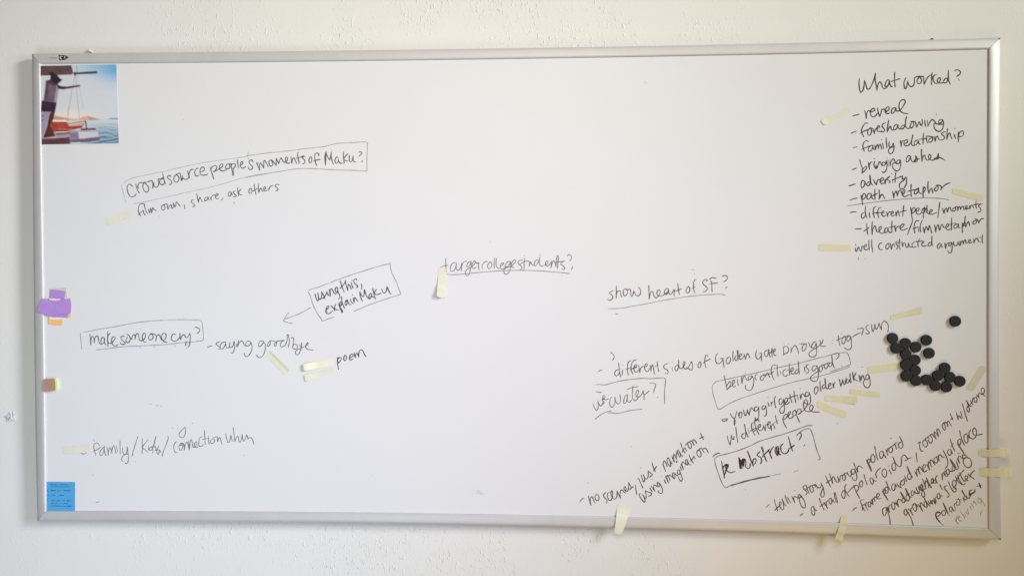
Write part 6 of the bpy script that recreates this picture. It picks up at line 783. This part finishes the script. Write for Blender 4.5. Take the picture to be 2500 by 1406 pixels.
    mix(inside([(296, 226), (405, 232), (425, 340), (400, 372), (352, 356), (288, 300)]), (66, 48, 56))
    mix(inside([(268, 178), (330, 172), (400, 222), (446, 280), (484, 300), (432, 352), (396, 376), (340, 336), (306, 290), (312, 240), (290, 222)]), (56, 40, 48))
    shade = 1 + 0.07 * np.sin(X * 0.021 + Y * 0.013) * np.sin(Y * 0.031 - X * 0.007) + 0.04 * np.sin(X * 0.09 + np.sin(Y * 0.05) * 2)
    dark = np.clip((190 - img.mean(2)) / 80, 0, 1)[..., None]
    img = img * (1 + dark * (shade[..., None] - 1))
    for _ in range(2):                              # the print is a little soft
        p = np.pad(img, ((1, 1), (1, 1), (0, 0)), mode='edge')
        img = (p[:-2, 1:-1] + p[2:, 1:-1] + p[1:-1, :-2] + p[1:-1, 2:] + 2 * img) / 6
    img = np.clip(img + rs.normal(0, 2.2, (N, N, 1)), 0, 255)
    c = img / 255.0
    return np.where(c <= 0.04045, c / 12.92, ((c + 0.055) / 1.055) ** 2.4), N

PR = [(-1.20523, 0.5801), (-0.9983, 0.58065), (-0.99264, 0.37719), (-1.20049, 0.37623)]
pr = thing("photo_print", (-1.20049, -0.0166, 0.37623), "square colour photo print of a man in a hat on a boat at sea", "photo")
paper = sheet("print_paper", PR, [0.0162, 0.0162, 0.0163, 0.0164, 0.0166], 0.0003, material("photo_paper", (0.8, 0.8, 0.8), 0.4), nu=10, nv=2, parent=pr)
colors, N = paint_print()
colors = colors * 0.98
a, b2, c2, d = [Vector(p) for p in PR]
vs, fs, cols = [], [], []
for j in range(N + 1):
    v = j / N
    for i in range(N + 1):
        u_ = i / N
        p = (a * (1 - u_) + b2 * u_) * (1 - v) + (d * (1 - u_) + c2 * u_) * v
        vs.append((p.x, -0.0170 - 0.0002 * u_, p.y))
for j in range(N):
    for i in range(N):
        q = j * (N + 1) + i
        fs.append((q, q + N + 1, q + N + 2, q + 1))
M_PRINT = bpy.data.materials.new("printed_picture")
M_PRINT.use_nodes = True
nt = M_PRINT.node_tree
ca = nt.nodes.new("ShaderNodeVertexColor"); ca.layer_name = "ink"
nt.links.new(ca.outputs["Color"], nt.nodes["Principled BSDF"].inputs["Base Color"])
nt.nodes["Principled BSDF"].inputs["Roughness"].default_value = 0.5
nt.nodes["Principled BSDF"].inputs["Specular IOR Level"].default_value = 0.12
pic = mesh_object("printed_picture", vs, fs, M_PRINT, pr)
att = pic.data.color_attributes.new("ink", 'FLOAT_COLOR', 'POINT')
buf = np.ones(((N + 1), (N + 1), 4))
ext = np.pad(colors, ((0, 1), (0, 1), (0, 0)), mode='edge')
ext2 = np.pad(colors, ((1, 0), (1, 0), (0, 0)), mode='edge')
buf[..., :3] = (ext + ext2) / 2
att.data.foreach_set("color", buf.ravel())
